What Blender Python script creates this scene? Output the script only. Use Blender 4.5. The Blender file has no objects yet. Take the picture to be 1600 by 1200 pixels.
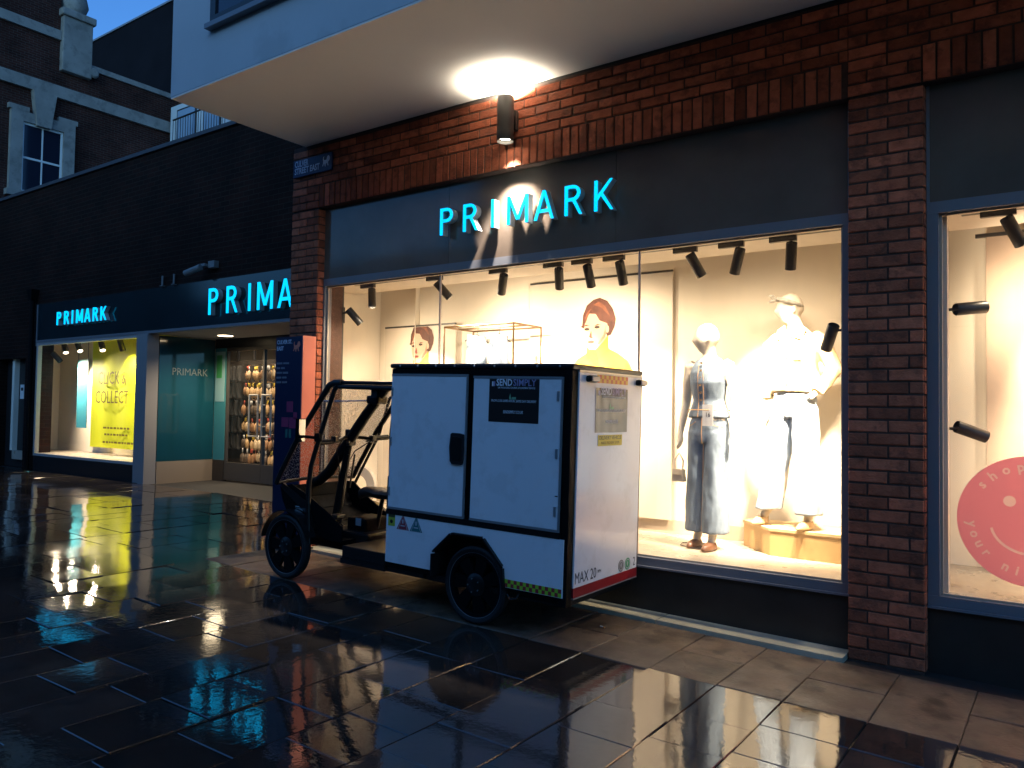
import bpy, bmesh, math, random
from mathutils import Vector, Matrix, noise
random.seed(7)
sc = bpy.context.scene
col = sc.collection
R = math.radians

# ---------------------------------------------------------------- camera
def make_camera():
    cd = bpy.data.cameras.new('camera'); cam = bpy.data.objects.new('camera', cd); col.objects.link(cam)
    yaw, pitch, roll = R(35.6255), R(1.9888), R(0.8572)
    f = Vector((-math.sin(yaw)*math.cos(pitch), math.cos(yaw)*math.cos(pitch), math.sin(pitch)))
    r = Vector((math.cos(yaw), math.sin(yaw), 0)); u = r.cross(f)
    c, s = math.cos(roll), math.sin(roll)
    r2, u2 = r*c + u*s, u*c - r*s
    m = Matrix((r2, u2, -f)).transposed().to_4x4(); m.translation = (0, -5.1, 1.459)
    cam.matrix_world = m
    cd.sensor_width = 36; cd.lens = 27.609; cd.clip_start = .05; cd.clip_end = 400
    sc.camera = cam
make_camera()

# ---------------------------------------------------------------- sky, exposure
SKY_STRENGTH = 0.072
SKY_TINT = (0.62, 1.42, 2.45)
w = bpy.data.worlds.new('World'); sc.world = w; w.use_nodes = True
nt = w.node_tree; bg = nt.nodes['Background']
sky = nt.nodes.new('ShaderNodeTexSky'); sky.sky_type = 'NISHITA'; sky.sun_disc = False
sky.sun_elevation = R(25.0); sky.sun_rotation = R(160)
mul = nt.nodes.new('ShaderNodeMix'); mul.data_type = 'RGBA'; mul.blend_type = 'MULTIPLY'
mul.inputs[0].default_value = 1; mul.inputs[7].default_value = (*SKY_TINT, 1)
nt.links.new(sky.outputs[0], mul.inputs[6]); nt.links.new(mul.outputs[2], bg.inputs[0])
bg.inputs[1].default_value = SKY_STRENGTH
sc.view_settings.view_transform = 'Standard'; sc.view_settings.look = 'None'
sc.view_settings.exposure = 0.36; sc.view_settings.gamma = 1; sc.view_settings.use_curve_mapping = False
cy = sc.cycles
cy.use_denoising = True; cy.max_bounces = 8; cy.diffuse_bounces = 5; cy.glossy_bounces = 4
cy.transparent_max_bounces = 12; cy.transmission_bounces = 4; cy.caustics_reflective = True; cy.blur_glossy = .6; cy.caustics_refractive = False
cy.sample_clamp_indirect = 4; cy.use_light_tree = True

# ---------------------------------------------------------------- materials
MATS = {}
def mat(name, c, rough=.5, metal=0., var=0., vscale=6., rnd=0., bump=0., bscale=40., rvar=0., rscale=5., coat=0., emit=None, estr=0., spec=.5, dark=None, dscale=3., damt=0.):
    if name in MATS: return MATS[name]
    m = bpy.data.materials.new(name); m.use_nodes = True; t = m.node_tree; N = t.nodes; L = t.links
    b = N['Principled BSDF']
    b.inputs['Metallic'].default_value = metal; b.inputs['Roughness'].default_value = rough
    b.inputs['Specular IOR Level'].default_value = spec; b.inputs['Coat Weight'].default_value = coat
    b.inputs['Coat Roughness'].default_value = .08
    cc = (*c, 1) if len(c) == 3 else c
    b.inputs['Base Color'].default_value = cc
    geo = None
    def pos():
        nonlocal geo
        if geo is None: geo = N.new('ShaderNodeNewGeometry')
        return geo.outputs['Position']
    def nz(scale, detail=4, rough_=.55):
        n = N.new('ShaderNodeTexNoise'); n.inputs['Scale'].default_value = scale; n.inputs['Detail'].default_value = detail
        n.inputs['Roughness'].default_value = rough_; L.new(pos(), n.inputs['Vector']); return n.outputs['Fac']
    def mth(op, a, b_, clamp=False):
        n = N.new('ShaderNodeMath'); n.operation = op; n.use_clamp = clamp
        for i, v in enumerate((a, b_)):
            if isinstance(v, (int, float)): n.inputs[i].default_value = v
            else: L.new(v, n.inputs[i])
        return n.outputs[0]
    if var or rnd:
        val = None
        if var:
            n = nz(vscale); val = mth('ADD', mth('MULTIPLY', mth('SUBTRACT', n, .5), 4*var), 1.)
        if rnd:
            oi = N.new('ShaderNodeObjectInfo'); q = mth('ADD', mth('MULTIPLY', mth('SUBTRACT', oi.outputs['Random'], .5), 2*rnd), 1.)
            val = q if val is None else mth('MULTIPLY', val, q)
        val = mth('MAXIMUM', val, .15)
        mx = N.new('ShaderNodeMix'); mx.data_type = 'RGBA'; mx.blend_type = 'MULTIPLY'; mx.inputs[0].default_value = 1
        mx.inputs[6].default_value = cc; L.new(val, mx.inputs[7]); colout = mx.outputs[2]
        if dark:
            n = nz(dscale, 6, .65); rp = N.new('ShaderNodeValToRGB')
            rp.color_ramp.elements[0].position = .52; rp.color_ramp.elements[1].position = .62
            L.new(n, rp.inputs[0])
            m2 = N.new('ShaderNodeMix'); m2.data_type = 'RGBA'; L.new(mth('MULTIPLY', rp.outputs[0], damt), m2.inputs[0])
            L.new(colout, m2.inputs[6]); m2.inputs[7].default_value = (*dark, 1); colout = m2.outputs[2]
        L.new(colout, b.inputs['Base Color'])
    if rvar:
        n = nz(rscale, 5, .6); rp = N.new('ShaderNodeMapRange')
        rp.inputs[1].default_value = .38; rp.inputs[2].default_value = .64; rp.inputs[3].default_value = max(rough-rvar, .02); rp.inputs[4].default_value = rough+rvar
        L.new(n, rp.inputs[0]); L.new(rp.outputs[0], b.inputs['Roughness'])
    if bump:
        bp = N.new('ShaderNodeBump'); bp.inputs['Strength'].default_value = bump; bp.inputs['Distance'].default_value = .01
        L.new(nz(bscale, 3), bp.inputs['Height']); L.new(bp.outputs[0], b.inputs['Normal'])
    if emit:
        b.inputs['Emission Color'].default_value = (*emit, 1); b.inputs['Emission Strength'].default_value = estr
    MATS[name] = m; return m

def glass(name, tint=(1, 1, 1), refl=1., rough=0., drops=0.):
    m = bpy.data.materials.new(name); m.use_nodes = True; t = m.node_tree; N = t.nodes; L = t.links
    for n in list(N): N.remove(n)
    o = N.new('ShaderNodeOutputMaterial'); tr = N.new('ShaderNodeBsdfTransparent'); tr.inputs[0].default_value = (*tint, 1)
    gl = N.new('ShaderNodeBsdfGlossy'); gl.inputs['Roughness'].default_value = rough
    fr = N.new('ShaderNodeFresnel'); fr.inputs[0].default_value = 1.5
    mm = N.new('ShaderNodeMath'); mm.operation = 'MULTIPLY'; mm.inputs[1].default_value = refl; mm.use_clamp = True
    gm = N.new('ShaderNodeNewGeometry'); bk = N.new('ShaderNodeMath'); bk.operation = 'SUBTRACT'; bk.inputs[0].default_value = 1.; L.new(gm.outputs['Backfacing'], bk.inputs[1])
    fm = N.new('ShaderNodeMath'); fm.operation = 'MULTIPLY'; L.new(fr.outputs[0], fm.inputs[0]); L.new(bk.outputs[0], fm.inputs[1])
    L.new(fm.outputs[0], mm.inputs[0])   # inner faces of a pane do not mirror again
    mx = N.new('ShaderNodeMixShader'); L.new(mm.outputs[0], mx.inputs[0]); L.new(tr.outputs[0], mx.inputs[1]); L.new(gl.outputs[0], mx.inputs[2])
    out = mx.outputs[0]
    if not drops:   # faint smears and dried rain runs
        g = N.new('ShaderNodeNewGeometry'); mp = N.new('ShaderNodeMapping'); mp.inputs['Scale'].default_value = (5, 5, 1.); L.new(g.outputs['Position'], mp.inputs[0])
        nz = N.new('ShaderNodeTexNoise'); nz.inputs['Scale'].default_value = 3; nz.inputs['Detail'].default_value = 5; L.new(mp.outputs[0], nz.inputs[0])
        rg_ = N.new('ShaderNodeMapRange'); rg_.inputs[1].default_value = .45; rg_.inputs[2].default_value = .75; rg_.inputs[3].default_value = .003; rg_.inputs[4].default_value = .016; L.new(nz.outputs[0], rg_.inputs[0])
        df = N.new('ShaderNodeBsdfDiffuse'); df.inputs[0].default_value = (.7, .7, .7, 1)
        m3 = N.new('ShaderNodeMixShader'); L.new(rg_.outputs[0], m3.inputs[0]); L.new(out, m3.inputs[1]); L.new(df.outputs[0], m3.inputs[2]); out = m3.outputs[0]
    if drops:
        g = N.new('ShaderNodeNewGeometry'); v = N.new('ShaderNodeTexVoronoi'); v.inputs['Scale'].default_value = 95
        L.new(g.outputs['Position'], v.inputs['Vector'])
        lt = N.new('ShaderNodeMapRange'); lt.inputs[1].default_value = .22; lt.inputs[2].default_value = .42
        lt.inputs[3].default_value = drops; lt.inputs[4].default_value = .02
        L.new(v.outputs['Distance'], lt.inputs[0])
        d = N.new('ShaderNodeBsdfPrincipled'); d.inputs['Base Color'].default_value = (.55, .56, .58, 1); d.inputs['Roughness'].default_value = .2
        m2 = N.new('ShaderNodeMixShader'); L.new(lt.outputs[0], m2.inputs[0]); L.new(out, m2.inputs[1]); L.new(d.outputs[0], m2.inputs[2]); out = m2.outputs[0]
    L.new(out, o.inputs[0]); MATS[name] = m; return m

def vinyl(name, c, through=.6):
    """thin printed film that lets light through"""
    m = bpy.data.materials.new(name); m.use_nodes = True; N = m.node_tree.nodes; L = m.node_tree.links
    o = N['Material Output']; b = N['Principled BSDF']; b.inputs['Base Color'].default_value = (*c, 1); b.inputs['Roughness'].default_value = .5
    t = N.new('ShaderNodeBsdfTranslucent'); t.inputs[0].default_value = (*c, 1); x = N.new('ShaderNodeMixShader'); x.inputs[0].default_value = through
    L.new(b.outputs[0], x.inputs[1]); L.new(t.outputs[0], x.inputs[2]); L.new(x.outputs[0], o.inputs[0]); MATS[name] = m; return m

def brickmat(name, c1, c2, mortar, bw=.225, bh=.075, rough=.8):
    """brickwork too far off to pick the bricks apart"""
    m = bpy.data.materials.new(name); m.use_nodes = True; t = m.node_tree; N = t.nodes; L = t.links; b = N['Principled BSDF']
    tc = N.new('ShaderNodeTexCoord'); br = N.new('ShaderNodeTexBrick')
    sep = N.new('ShaderNodeSeparateXYZ'); L.new(tc.outputs['Object'], sep.inputs[0])
    ad = N.new('ShaderNodeMath'); ad.operation = 'ADD'; L.new(sep.outputs[0], ad.inputs[0]); L.new(sep.outputs[1], ad.inputs[1])
    cb = N.new('ShaderNodeCombineXYZ'); L.new(ad.outputs[0], cb.inputs[0]); L.new(sep.outputs[2], cb.inputs[1])
    L.new(cb.outputs[0], br.inputs['Vector'])
    br.inputs['Color1'].default_value = (*c1, 1); br.inputs['Color2'].default_value = (*c2, 1); br.inputs['Mortar'].default_value = (*mortar, 1)
    br.inputs['Scale'].default_value = 1; br.inputs['Brick Width'].default_value = bw; br.inputs['Row Height'].default_value = bh
    br.inputs['Mortar Size'].default_value = .006; br.inputs['Mortar Smooth'].default_value = .2; br.inputs['Bias'].default_value = 0
    n = N.new('ShaderNodeTexNoise'); n.inputs['Scale'].default_value = 1.3; n.inputs['Detail'].default_value = 6; L.new(tc.outputs['Object'], n.inputs[0])
    mr = N.new('ShaderNodeMapRange'); mr.inputs[1].default_value = .3; mr.inputs[2].default_value = .7; mr.inputs[3].default_value = .6; mr.inputs[4].default_value = 1.25; L.new(n.outputs[0], mr.inputs[0])
    mx = N.new('ShaderNodeMix'); mx.data_type = 'RGBA'; mx.blend_type = 'MULTIPLY'; mx.inputs[0].default_value = 1
    L.new(br.outputs[0], mx.inputs[6]); L.new(mr.outputs[0], mx.inputs[7]); L.new(mx.outputs[2], b.inputs['Base Color'])
    bp = N.new('ShaderNodeBump'); bp.inputs['Strength'].default_value = .6; bp.inputs['Distance'].default_value = .008; bp.invert = True
    L.new(br.outputs['Fac'], bp.inputs['Height']); L.new(bp.outputs[0], b.inputs['Normal'])
    b.inputs['Roughness'].default_value = rough; b.inputs['Specular IOR Level'].default_value = .12; MATS[name] = m; return m

# ---------------------------------------------------------------- builders
ORG = {}
def tag(o, label=None, cat=None, group=None, kind=None):
    if label: o['label'] = label
    if cat: o['category'] = cat
    if group: o['group'] = group
    if kind: o['kind'] = kind
    return o
def thing(name, loc, label, cat, group=None, mtx=None):
    o = bpy.data.objects.new(name, None); col.objects.link(o); o.empty_display_size = .1
    if mtx is None: o.location = loc; ORG[o.as_pointer()] = Vector(loc)
    else: o.matrix_world = mtx; ORG[o.as_pointer()] = Vector((0, 0, 0))
    return tag(o, label, cat, group)
def org(p): return ORG.get(p.as_pointer(), Vector((0, 0, 0))) if p else Vector((0, 0, 0))

class MB:
    """collects geometry given in place coordinates (or in the vehicle's own)"""
    def __init__(s): s.v = []; s.f = []; s.m = []; s.mats = []; s.cm = 0
    def use(s, m):
        if m not in s.mats: s.mats.append(m)
        s.cm = s.mats.index(m); return s
    def add(s, vs, fs):
        n = len(s.v); s.v += [tuple(q) for q in vs]; s.f += [tuple(i+n for i in q) for q in fs]; s.m += [s.cm]*len(fs); return s
    def box(s, a, b):
        x0, x1 = sorted((a[0], b[0])); y0, y1 = sorted((a[1], b[1])); z0, z1 = sorted((a[2], b[2]))
        return s.add([(x0,y0,z0),(x1,y0,z0),(x1,y1,z0),(x0,y1,z0),(x0,y0,z1),(x1,y0,z1),(x1,y1,z1),(x0,y1,z1)],
                     [(0,3,2,1),(4,5,6,7),(0,1,5,4),(1,2,6,5),(2,3,7,6),(3,0,4,7)])
    def cbox(s, a, b, c=.01):
        """box with chamfered edges"""
        bm = bmesh.new(); x0, x1 = sorted((a[0], b[0])); y0, y1 = sorted((a[1], b[1])); z0, z1 = sorted((a[2], b[2]))
        bmesh.ops.create_cube(bm, size=1)
        for v in bm.verts: v.co = Vector(((x0+x1)/2+v.co.x*(x1-x0), (y0+y1)/2+v.co.y*(y1-y0), (z0+z1)/2+v.co.z*(z1-z0)))
        bmesh.ops.bevel(bm, geom=bm.edges[:], offset=c, segments=2, affect='EDGES', profile=.6)
        return s.bm(bm)
    def bm(s, bm):
        bm.verts.index_update(); s.add([v.co[:] for v in bm.verts], [[v.index for v in f.verts] for f in bm.faces]); bm.free(); return s
    def prism(s, pts, d):
        """polygon of 3d points pushed along vector d"""
        n = len(pts); d = Vector(d); P = [Vector(p) for p in pts]
        return s.add([p[:] for p in P]+[(p+d)[:] for p in P], [tuple(range(n-1, -1, -1)), tuple(range(n, 2*n))]+[(i, (i+1) % n, n+(i+1) % n, n+i) for i in range(n)])
    def tube(s, path, r, seg=10, cap=True):
        P = [Vector(p) for p in path]; rs = r if isinstance(r, (list, tuple)) else [r]*len(P); rings = []
        prev = None
        for i, p in enumerate(P):
            d = ((P[min(i+1, len(P)-1)]-p).normalized() + (p-P[max(i-1, 0)]).normalized())
            d = d.normalized() if d.length > 1e-6 else Vector((0, 0, 1))
            if prev is None:
                a = d.cross(Vector((0, 0, 1))); a = a if a.length > 1e-3 else d.cross(Vector((0, 1, 0)))
            else: a = prev - d*prev.dot(d)
            a.normalize(); prev = a; b = d.cross(a)
            rings.append([p+(a*math.cos(2*math.pi*k/seg)+b*math.sin(2*math.pi*k/seg))*rs[i] for k in range(seg)])
        vs = [q for rg in rings for q in rg]; fs = []
        for i in range(len(rings)-1):
            for k in range(seg): fs.append((i*seg+k, i*seg+(k+1) % seg, (i+1)*seg+(k+1) % seg, (i+1)*seg+k))
        if cap: fs.append(tuple(range(seg-1, -1, -1))); fs.append(tuple((len(rings)-1)*seg+k for k in range(seg)))
        return s.add(vs, fs)
    def lathe(s, prof, c, axis, seg=24, closed=False):
        """profile of (radius, height) turned round an axis through c"""
        axis = Vector(axis).normalized(); a = axis.cross(Vector((0, 0, 1))); a = a if a.length > .01 else Vector((1, 0, 0)); a.normalize(); b = axis.cross(a); c = Vector(c)
        vs = []; n = len(prof)
        for k in range(seg):
            t = 2*math.pi*k/seg; d = a*math.cos(t)+b*math.sin(t)
            vs += [c+d*r_+axis*h_ for r_, h_ in prof]
        fs = []
        for k in range(seg):
            for i in range(n if closed else n-1):
                j = (i+1) % n; k2 = (k+1) % seg
                fs.append((k*n+i, k2*n+i, k2*n+j, k*n+j))
        return s.add(vs, fs)
    def build(s, name, m=None, parent=None, smooth=False, recalc=True):
        me = bpy.data.meshes.new(name); o = bpy.data.objects.new(name, me); col.objects.link(o)
        g = org(parent); me.from_pydata([(x-g[0], y-g[1], z-g[2]) for x, y, z in s.v], [], s.f)
        for q in (s.mats if s.mats else [m]): me.materials.append(q)
        if len(s.mats) > 1:
            me.polygons.foreach_set('material_index', s.m)
        if recalc:
            bm = bmesh.new(); bm.from_mesh(me); bmesh.ops.recalc_face_normals(bm, faces=bm.faces[:]); bm.to_mesh(me); bm.free()
        if smooth:
            me.polygons.foreach_set('use_smooth', [True]*len(me.polygons))
            if smooth != 'all':
                try: me.set_sharp_from_angle(angle=R(38))
                except Exception: pass
        me.update()
        if parent: o.parent = parent; ORG[o.as_pointer()] = g
        return o
def boxo(name, a, b, m, parent=None, c=0):
    q = MB(); (q.cbox(a, b, c) if c else q.box(a, b)); return q.build(name, m, parent)

def txt(name, s, m, parent, o, right, up, size, thick=.0006, align='CENTER', sx=1., bold=0., fit=None):
    cu = bpy.data.curves.new(name, 'FONT'); cu.body = s; cu.size = size; cu.align_x = align; cu.align_y = 'BOTTOM_BASELINE' if False else 'BOTTOM'
    cu.extrude = thick/2; cu.resolution_u = 2; cu.offset = bold
    t = bpy.data.objects.new(name+'_tmp', cu); col.objects.link(t)
    dg = bpy.context.evaluated_depsgraph_get(); me = bpy.data.meshes.new_from_object(t.evaluated_get(dg)); bpy.data.objects.remove(t); bpy.data.curves.remove(cu)
    me.name = name
    if fit and len(me.vertices):
        wd = max(v.co.x for v in me.vertices)-min(v.co.x for v in me.vertices); sx = fit/wd
    rt = Vector(right).normalized(); u = Vector(up).normalized(); n = rt.cross(u); g = org(parent); o = Vector(o)-g
    for v in me.vertices: v.co = o+rt*v.co.x*sx+u*v.co.y+n*v.co.z
    me.materials.clear(); me.materials.append(m)
    ob = bpy.data.objects.new(name, me); col.objects.link(ob); ob.parent = parent; ORG[ob.as_pointer()] = g
    return ob

def spotlight(name, parent, loc, target, power, color, angle, blend=.6, radius=.03):
    l = bpy.data.lights.new(name, 'SPOT'); l.energy = power; l.color = color; l.spot_size = R(angle); l.spot_blend = blend; l.shadow_soft_size = radius
    o = bpy.data.objects.new(name, l); col.objects.link(o); d = (Vector(target)-Vector(loc)).normalized()
    m = d.to_track_quat('-Z', 'Y').to_matrix().to_4x4(); m.translation = Vector(loc)-org(parent); o.parent = parent; o.matrix_basis = m
    return o
WARM = (1., .80, .55)

# ---------------------------------------------------------------- palette
M = dict(
 mortar=mat('mortar', (.080, .042, .030), .95, var=.25, vscale=30, bump=.6, bscale=150),
 brick=mat('fired_red_brick', (.40, .115, .058), .85, spec=.25, var=.24, vscale=14, rnd=.42, bump=.7, bscale=70, dark=(.05, .03, .025), dscale=9, damt=.45),
 slab=mat('wet_stone_slab', (.040, .032, .026), .055, spec=.95, var=.3, vscale=5, rnd=.35, bump=.05, bscale=24, rvar=.05, rscale=1.3, dark=(.012, .010, .009), dscale=2.2, damt=.5),
 slabdry=mat('damp_stone_slab', (.135, .098, .066), .55, var=.3, vscale=4, rnd=.2, bump=.25, bscale=60, rvar=.2, rscale=3., dark=(.04, .028, .02), dscale=4.5, damt=.75),
 grout=mat('joint_sand', (.02, .018, .016), .7, var=.3, vscale=20),
 conc=mat('pale_concrete', (.42, .40, .30), .6, var=.2, vscale=7, bump=.3, bscale=90),
 alu=mat('grey_powder_coated_aluminium', (.17, .17, .19), .38, var=.06, vscale=3, spec=.5),
 fascia=mat('dark_gloss_fascia', (.150, .112, .088), .10, var=.25, vscale=1.5, rvar=.03, rscale=4, spec=.35),
 riser=mat('dark_riser_panel', (.030, .024, .020), .42, var=.3, vscale=3, bump=.08, bscale=30),
 render=mat('white_wall_render', (.50, .51, .53), .8, var=.06, vscale=1.3, bump=.12, bscale=120, dark=(.30, .31, .32), dscale=1.1, damt=.3),
 soffit=mat('cream_soffit_paint', (.88, .85, .80), .75, var=.04, vscale=.8, bump=.05, bscale=60),
 cream=mat('cream_display_wall', (.78, .71, .60), .75, var=.03, vscale=1.2),
 dfloor=mat('grey_display_floor', (.42, .36, .29), .35, var=.12, vscale=3, rvar=.1),
 ceil=mat('display_ceiling', (.66, .60, .52), .7, var=.05),
 black=mat('matt_black_metal', (.012, .012, .013), .42),
 blackr=mat('rough_black_plastic', (.0045, .0045, .005), .65, spec=.07, var=.2, vscale=8),
 blackg=mat('black_plastic', (.010, .010, .010), .36, spec=.3, var=.2, vscale=8),
 lampblack=mat('track_lamp_black', (.03, .028, .026), .38),
 rubber=mat('tyre_rubber', (.006, .006, .006), .62, bump=.3, bscale=120),
 white=mat('white_gloss_panel', (.84, .84, .86), .18, var=.03, vscale=2, coat=.3, rvar=.06, rscale=3, dark=(.55, .53, .50), dscale=6, damt=.18),
 aluw=mat('satin_aluminium_edge', (.42, .43, .45), .35, metal=.6),
 chrome=mat('polished_steel', (.62, .60, .57), .12, metal=1.),
 cyan=mat('cyan_lit_acrylic', (.0, .25, .30), .3, emit=(0., .50, 1.), estr=1.25),
 cyanface=mat('cyan_letter_return', (.40, .42, .43), .35),
 navy=mat('navy_sign_enamel', (.010, .018, .055), .3),
 coral=mat('coral_sign_edge', (.72, .20, .13), .4),
 offwhite=mat('white_print', (.75, .75, .75), .5),
)
M['glass'] = glass('window_glass')
M['screen'] = glass('rain_specked_windscreen', (.50, .50, .52), 1., .02, drops=1.2)
M['tealglass'] = mat('teal_backed_glass', (.006, .052, .078), .08, var=.12, vscale=1.2, coat=.6)
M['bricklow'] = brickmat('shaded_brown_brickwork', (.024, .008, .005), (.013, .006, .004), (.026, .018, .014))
M['brickfar'] = brickmat('old_red_brickwork', (.060, .020, .015), (.035, .013, .011), (.075, .06, .055))
M['stone'] = mat('weathered_pale_stone', (.24, .23, .22), .85, var=.2, vscale=2, bump=.3, bscale=20, dark=(.10, .10, .095), dscale=2.5, damt=.5)
M['slate'] = mat('dark_slate', (.05, .05, .06), .6, var=.2, vscale=3)
M['darkglass'] = mat('dark_window_glass', (.01, .015, .03), .05)
M['sash'] = mat('white_sash_paint', (.62, .64, .66), .5)

# ================================================================ ground
def gz(x): return -.0216*x if x > -10.2 else .2203
def make_ground():
    b = MB(); xs = [-60, -30, -20, -14, -10.2, -6, -3, 0, 4, 12, 40]; ys = [-60, -20, -10, -5, 0, 4, 20, 60]
    vs = [(x, y, gz(x)-.014) for y in ys for x in xs]; n = len(xs)
    b.add(vs, [(j*n+i, j*n+i+1, (j+1)*n+i+1, (j+1)*n+i) for j in range(len(ys)-1) for i in range(n-1)])
    g = b.build('pavement', M['grout']); tag(g, 'wet stone slab pavement in front of the shops', None, kind='structure')
    rng = random.Random(3); slabs = []
    x = 4.47; rows = []
    while x > -19:
        wd = .38 if x > -7 else rng.choice((.38, .46, .55))
        wd += rng.uniform(-.05, .05); rows.append((x-wd, x)); x -= wd
    for i, (x0, x1) in enumerate(rows):
        top = -.205 if x0 > -6.0 else 1.69
        if -6.45 < x0 <= -6.0: top = -.10
        y = top
        if x0 > -6.45:
            cuts = [y, -1.06] if i % 2 else [y, -.62, -1.06]
        else:
            cuts = [y, y-rng.uniform(.4, .8)]
        while cuts[-1] > -7.2: cuts.append(cuts[-1]-rng.choice((.36, .45, .52, .6, .7)))
        for k in range(len(cuts)-1):
            slabs.append((x0+.002, x1-.002, cuts[k+1]+.002, cuts[k]-.002, cuts[k] > -1.0 and x0 > -6.45 and cuts[k+1] > -1.1))
    cam = sc.camera.matrix_world; ci = cam.inverted()
    def seen(s):
        p = ci @ Vector(((s[0]+s[1])/2, (s[2]+s[3])/2, gz(s[0])))
        if p.z > -.3: return 1e9
        u, v = p.x/-p.z*1227, p.y/-p.z*1227
        return -p.z if abs(u) < 860 and abs(v) < 680 else 1e8-p.z
    slabs.sort(key=seen)
    def geo(b, s, tilt=None):
        x0, x1, y0, y1, dry = s; cx, cyy = (x0+x1)/2, (y0+y1)/2; c = .004
        def z(x_, y_, d): return gz(x_)+d+((x_-cx)*tilt[0]+(y_-cyy)*tilt[1]+tilt[2] if tilt else 0)
        lo = [(x0, y0), (x1, y0), (x1, y1), (x0, y1)]; hi = [(x0+c, y0+c), (x1-c, y0+c), (x1-c, y1-c), (x0+c, y1-c)]
        vs = [(p[0], p[1], z(*p, -.028)) for p in lo]+[(p[0], p[1], z(*p, -.004)) for p in lo]+[(p[0], p[1], z(*p, 0)) for p in hi]
        b.add(vs, [(0,1,5,4),(1,2,6,5),(2,3,7,6),(3,0,4,7),(4,5,9,8),(5,6,10,9),(6,7,11,10),(7,4,8,11),(8,9,10,11)])
    for s in slabs[:300]:
        b = MB(); geo(b, s, (rng.gauss(0, .007), rng.gauss(0, .007), rng.uniform(-.003, .003)))
        b.build('paving_slab', M['slabdry'] if s[4] else M['slab'], g, recalc=False)
    b = MB()
    for s in slabs[300:]: geo(b, s, (rng.gauss(0, .003), rng.gauss(0, .003), rng.uniform(-.003, .003)))
    tag(b.build('paving_slab', M['slab'], g, recalc=False), 'further slabs of the wet pavement', kind='stuff')
make_ground()

# ================================================================ brick pieces
def brick_mesh(name, lx, lz, d=.06, seed=0):
    r = random.Random(seed); j = lambda: r.uniform(-.0018, .0018); c = .004
    b = MB(); hx, hz = lx/2, lz/2
    back = [(-hx, 0, -hz), (hx, 0, -hz), (hx, 0, hz), (-hx, 0, hz)]
    mid = [(x+j(), -d+c, z+j()) for x, _, z in back]; fr = [(x*(1-2*c/lx)+j(), -d+j(), z*(1-2*c/lz)+j()) for x, _, z in back]
    b.add(back+mid+fr, [(0,1,5,4),(1,2,6,5),(2,3,7,6),(3,0,4,7),(4,5,9,8),(5,6,10,9),(6,7,11,10),(7,4,8,11),(8,9,10,11)])
    me = bpy.data.meshes.new(name); me.from_pydata(b.v, [], b.f); me.materials.append(M['brick'])
    bm = bmesh.new(); bm.from_mesh(me); bmesh.ops.recalc_face_normals(bm, faces=bm.faces[:]); bm.to_mesh(me); bm.free(); return me
BM = {k: [brick_mesh('brick_'+k, a, b, seed=i) for i in range(4)] for k, (a, b) in dict(full=(.213, .064), half=(.103, .064), soldier=(.064, .213)).items()}
BR = random.Random(11)
def put_brick(parent, kind, x, z, y=-.02, sx=1.):
    o = bpy.data.objects.new('brick', BR.choice(BM[kind])); col.objects.link(o); o.parent = parent
    g = org(parent); o.location = (x-g[0], y-g[1]+BR.uniform(-.0025, .0025), z-g[2]); o.scale = (sx, 1, 1)
    o.rotation_euler = (BR.uniform(-.006, .006), BR.uniform(-.004, .004), BR.uniform(-.004, .004)); return o
def courses(parent, x0, x1, z0, z1, y=-.02, ph=0):
    """running bond; x0..x1 filled with stretchers, cut pieces at the ends"""
    k = 0; z = z0
    while z+.064 < z1+.02:
        off = (k+ph) % 2 * .1125; x = x0-off
        while x < x1-.02:
            a, b = max(x, x0), min(x+.215, x1); L = b-a
            if L > .03:
                if L > .15: put_brick(parent, 'full', (a+b)/2, z+.0325, y, L/.215)
                else: put_brick(parent, 'half', (a+b)/2, z+.0325, y, L/.104)
            x += .2245
        k += 1; z += .075

def brick_pier(x0, x1, label, base):
    t = thing('brick_pier', ((x0+x1)/2, 0, base), label, 'brick pier')
    boxo('pier_core', (x0+.004, -.073, base-.03), (x1-.004, .25, 3.395), M['mortar'], t)
    courses(t, x0, x1, math.floor(base/.075)*.075+.02, 3.39)
    return t
corner = brick_pier(-6.322, -5.925, 'dark brick corner pier behind the navy standing street sign', .125)
mid = brick_pier(-1.108, -.700, 'red brick pier between the two shop windows', .01)
# returns of the bricks on the window side of the corner pier and of the middle pier
def returns(t, x, z0, z1, y1=.0):
    z = z0; k = 0
    while z < z1:
        b = MB(); d = .004
        b.box((x-.012, -.068, z), (x+.0045, y1, z+.064)); b.build('brick', M['brick'], t); z += .075; k += 1
returns(corner, -5.925, .17, 3.36); returns(mid, -.700, .02, 3.36)
right_pier = brick_pier(2.62, 3.06, 'brick pier at the far end of the right shop window', -.06)

def lintel(name, x0, x1, label, sold0, sold1, ztop=4.02):
    t = thing(name, ((x0+x1)/2, 0, 3.4), label, 'brick wall')
    boxo('wall_core', (x0, -.073, 3.401), (x1, .25, 4.04), M['mortar'], t)
    x = sold0
    while x < sold1-.03:
        put_brick(t, 'soldier', x+.0325, 3.405+.107); x += .0748
    if sold0 > x0+.05: courses(t, x0, sold0-.01, 3.405, 3.60)
    if sold1 < x1-.05: courses(t, sold1+.01, x1, 3.405, 3.60)
    courses(t, x0, x1, 3.63, ztop)
    return t
lint_a = lintel('brick_lintel_wall', -6.322, -1.111, 'red brick wall with upright brick course above the main shop sign', -5.925, -1.13)
lint_b = lintel('brick_lintel_wall', -1.110, 3.06, 'dark brick wall above the right hand shop window', -.70, 2.62)

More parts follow.
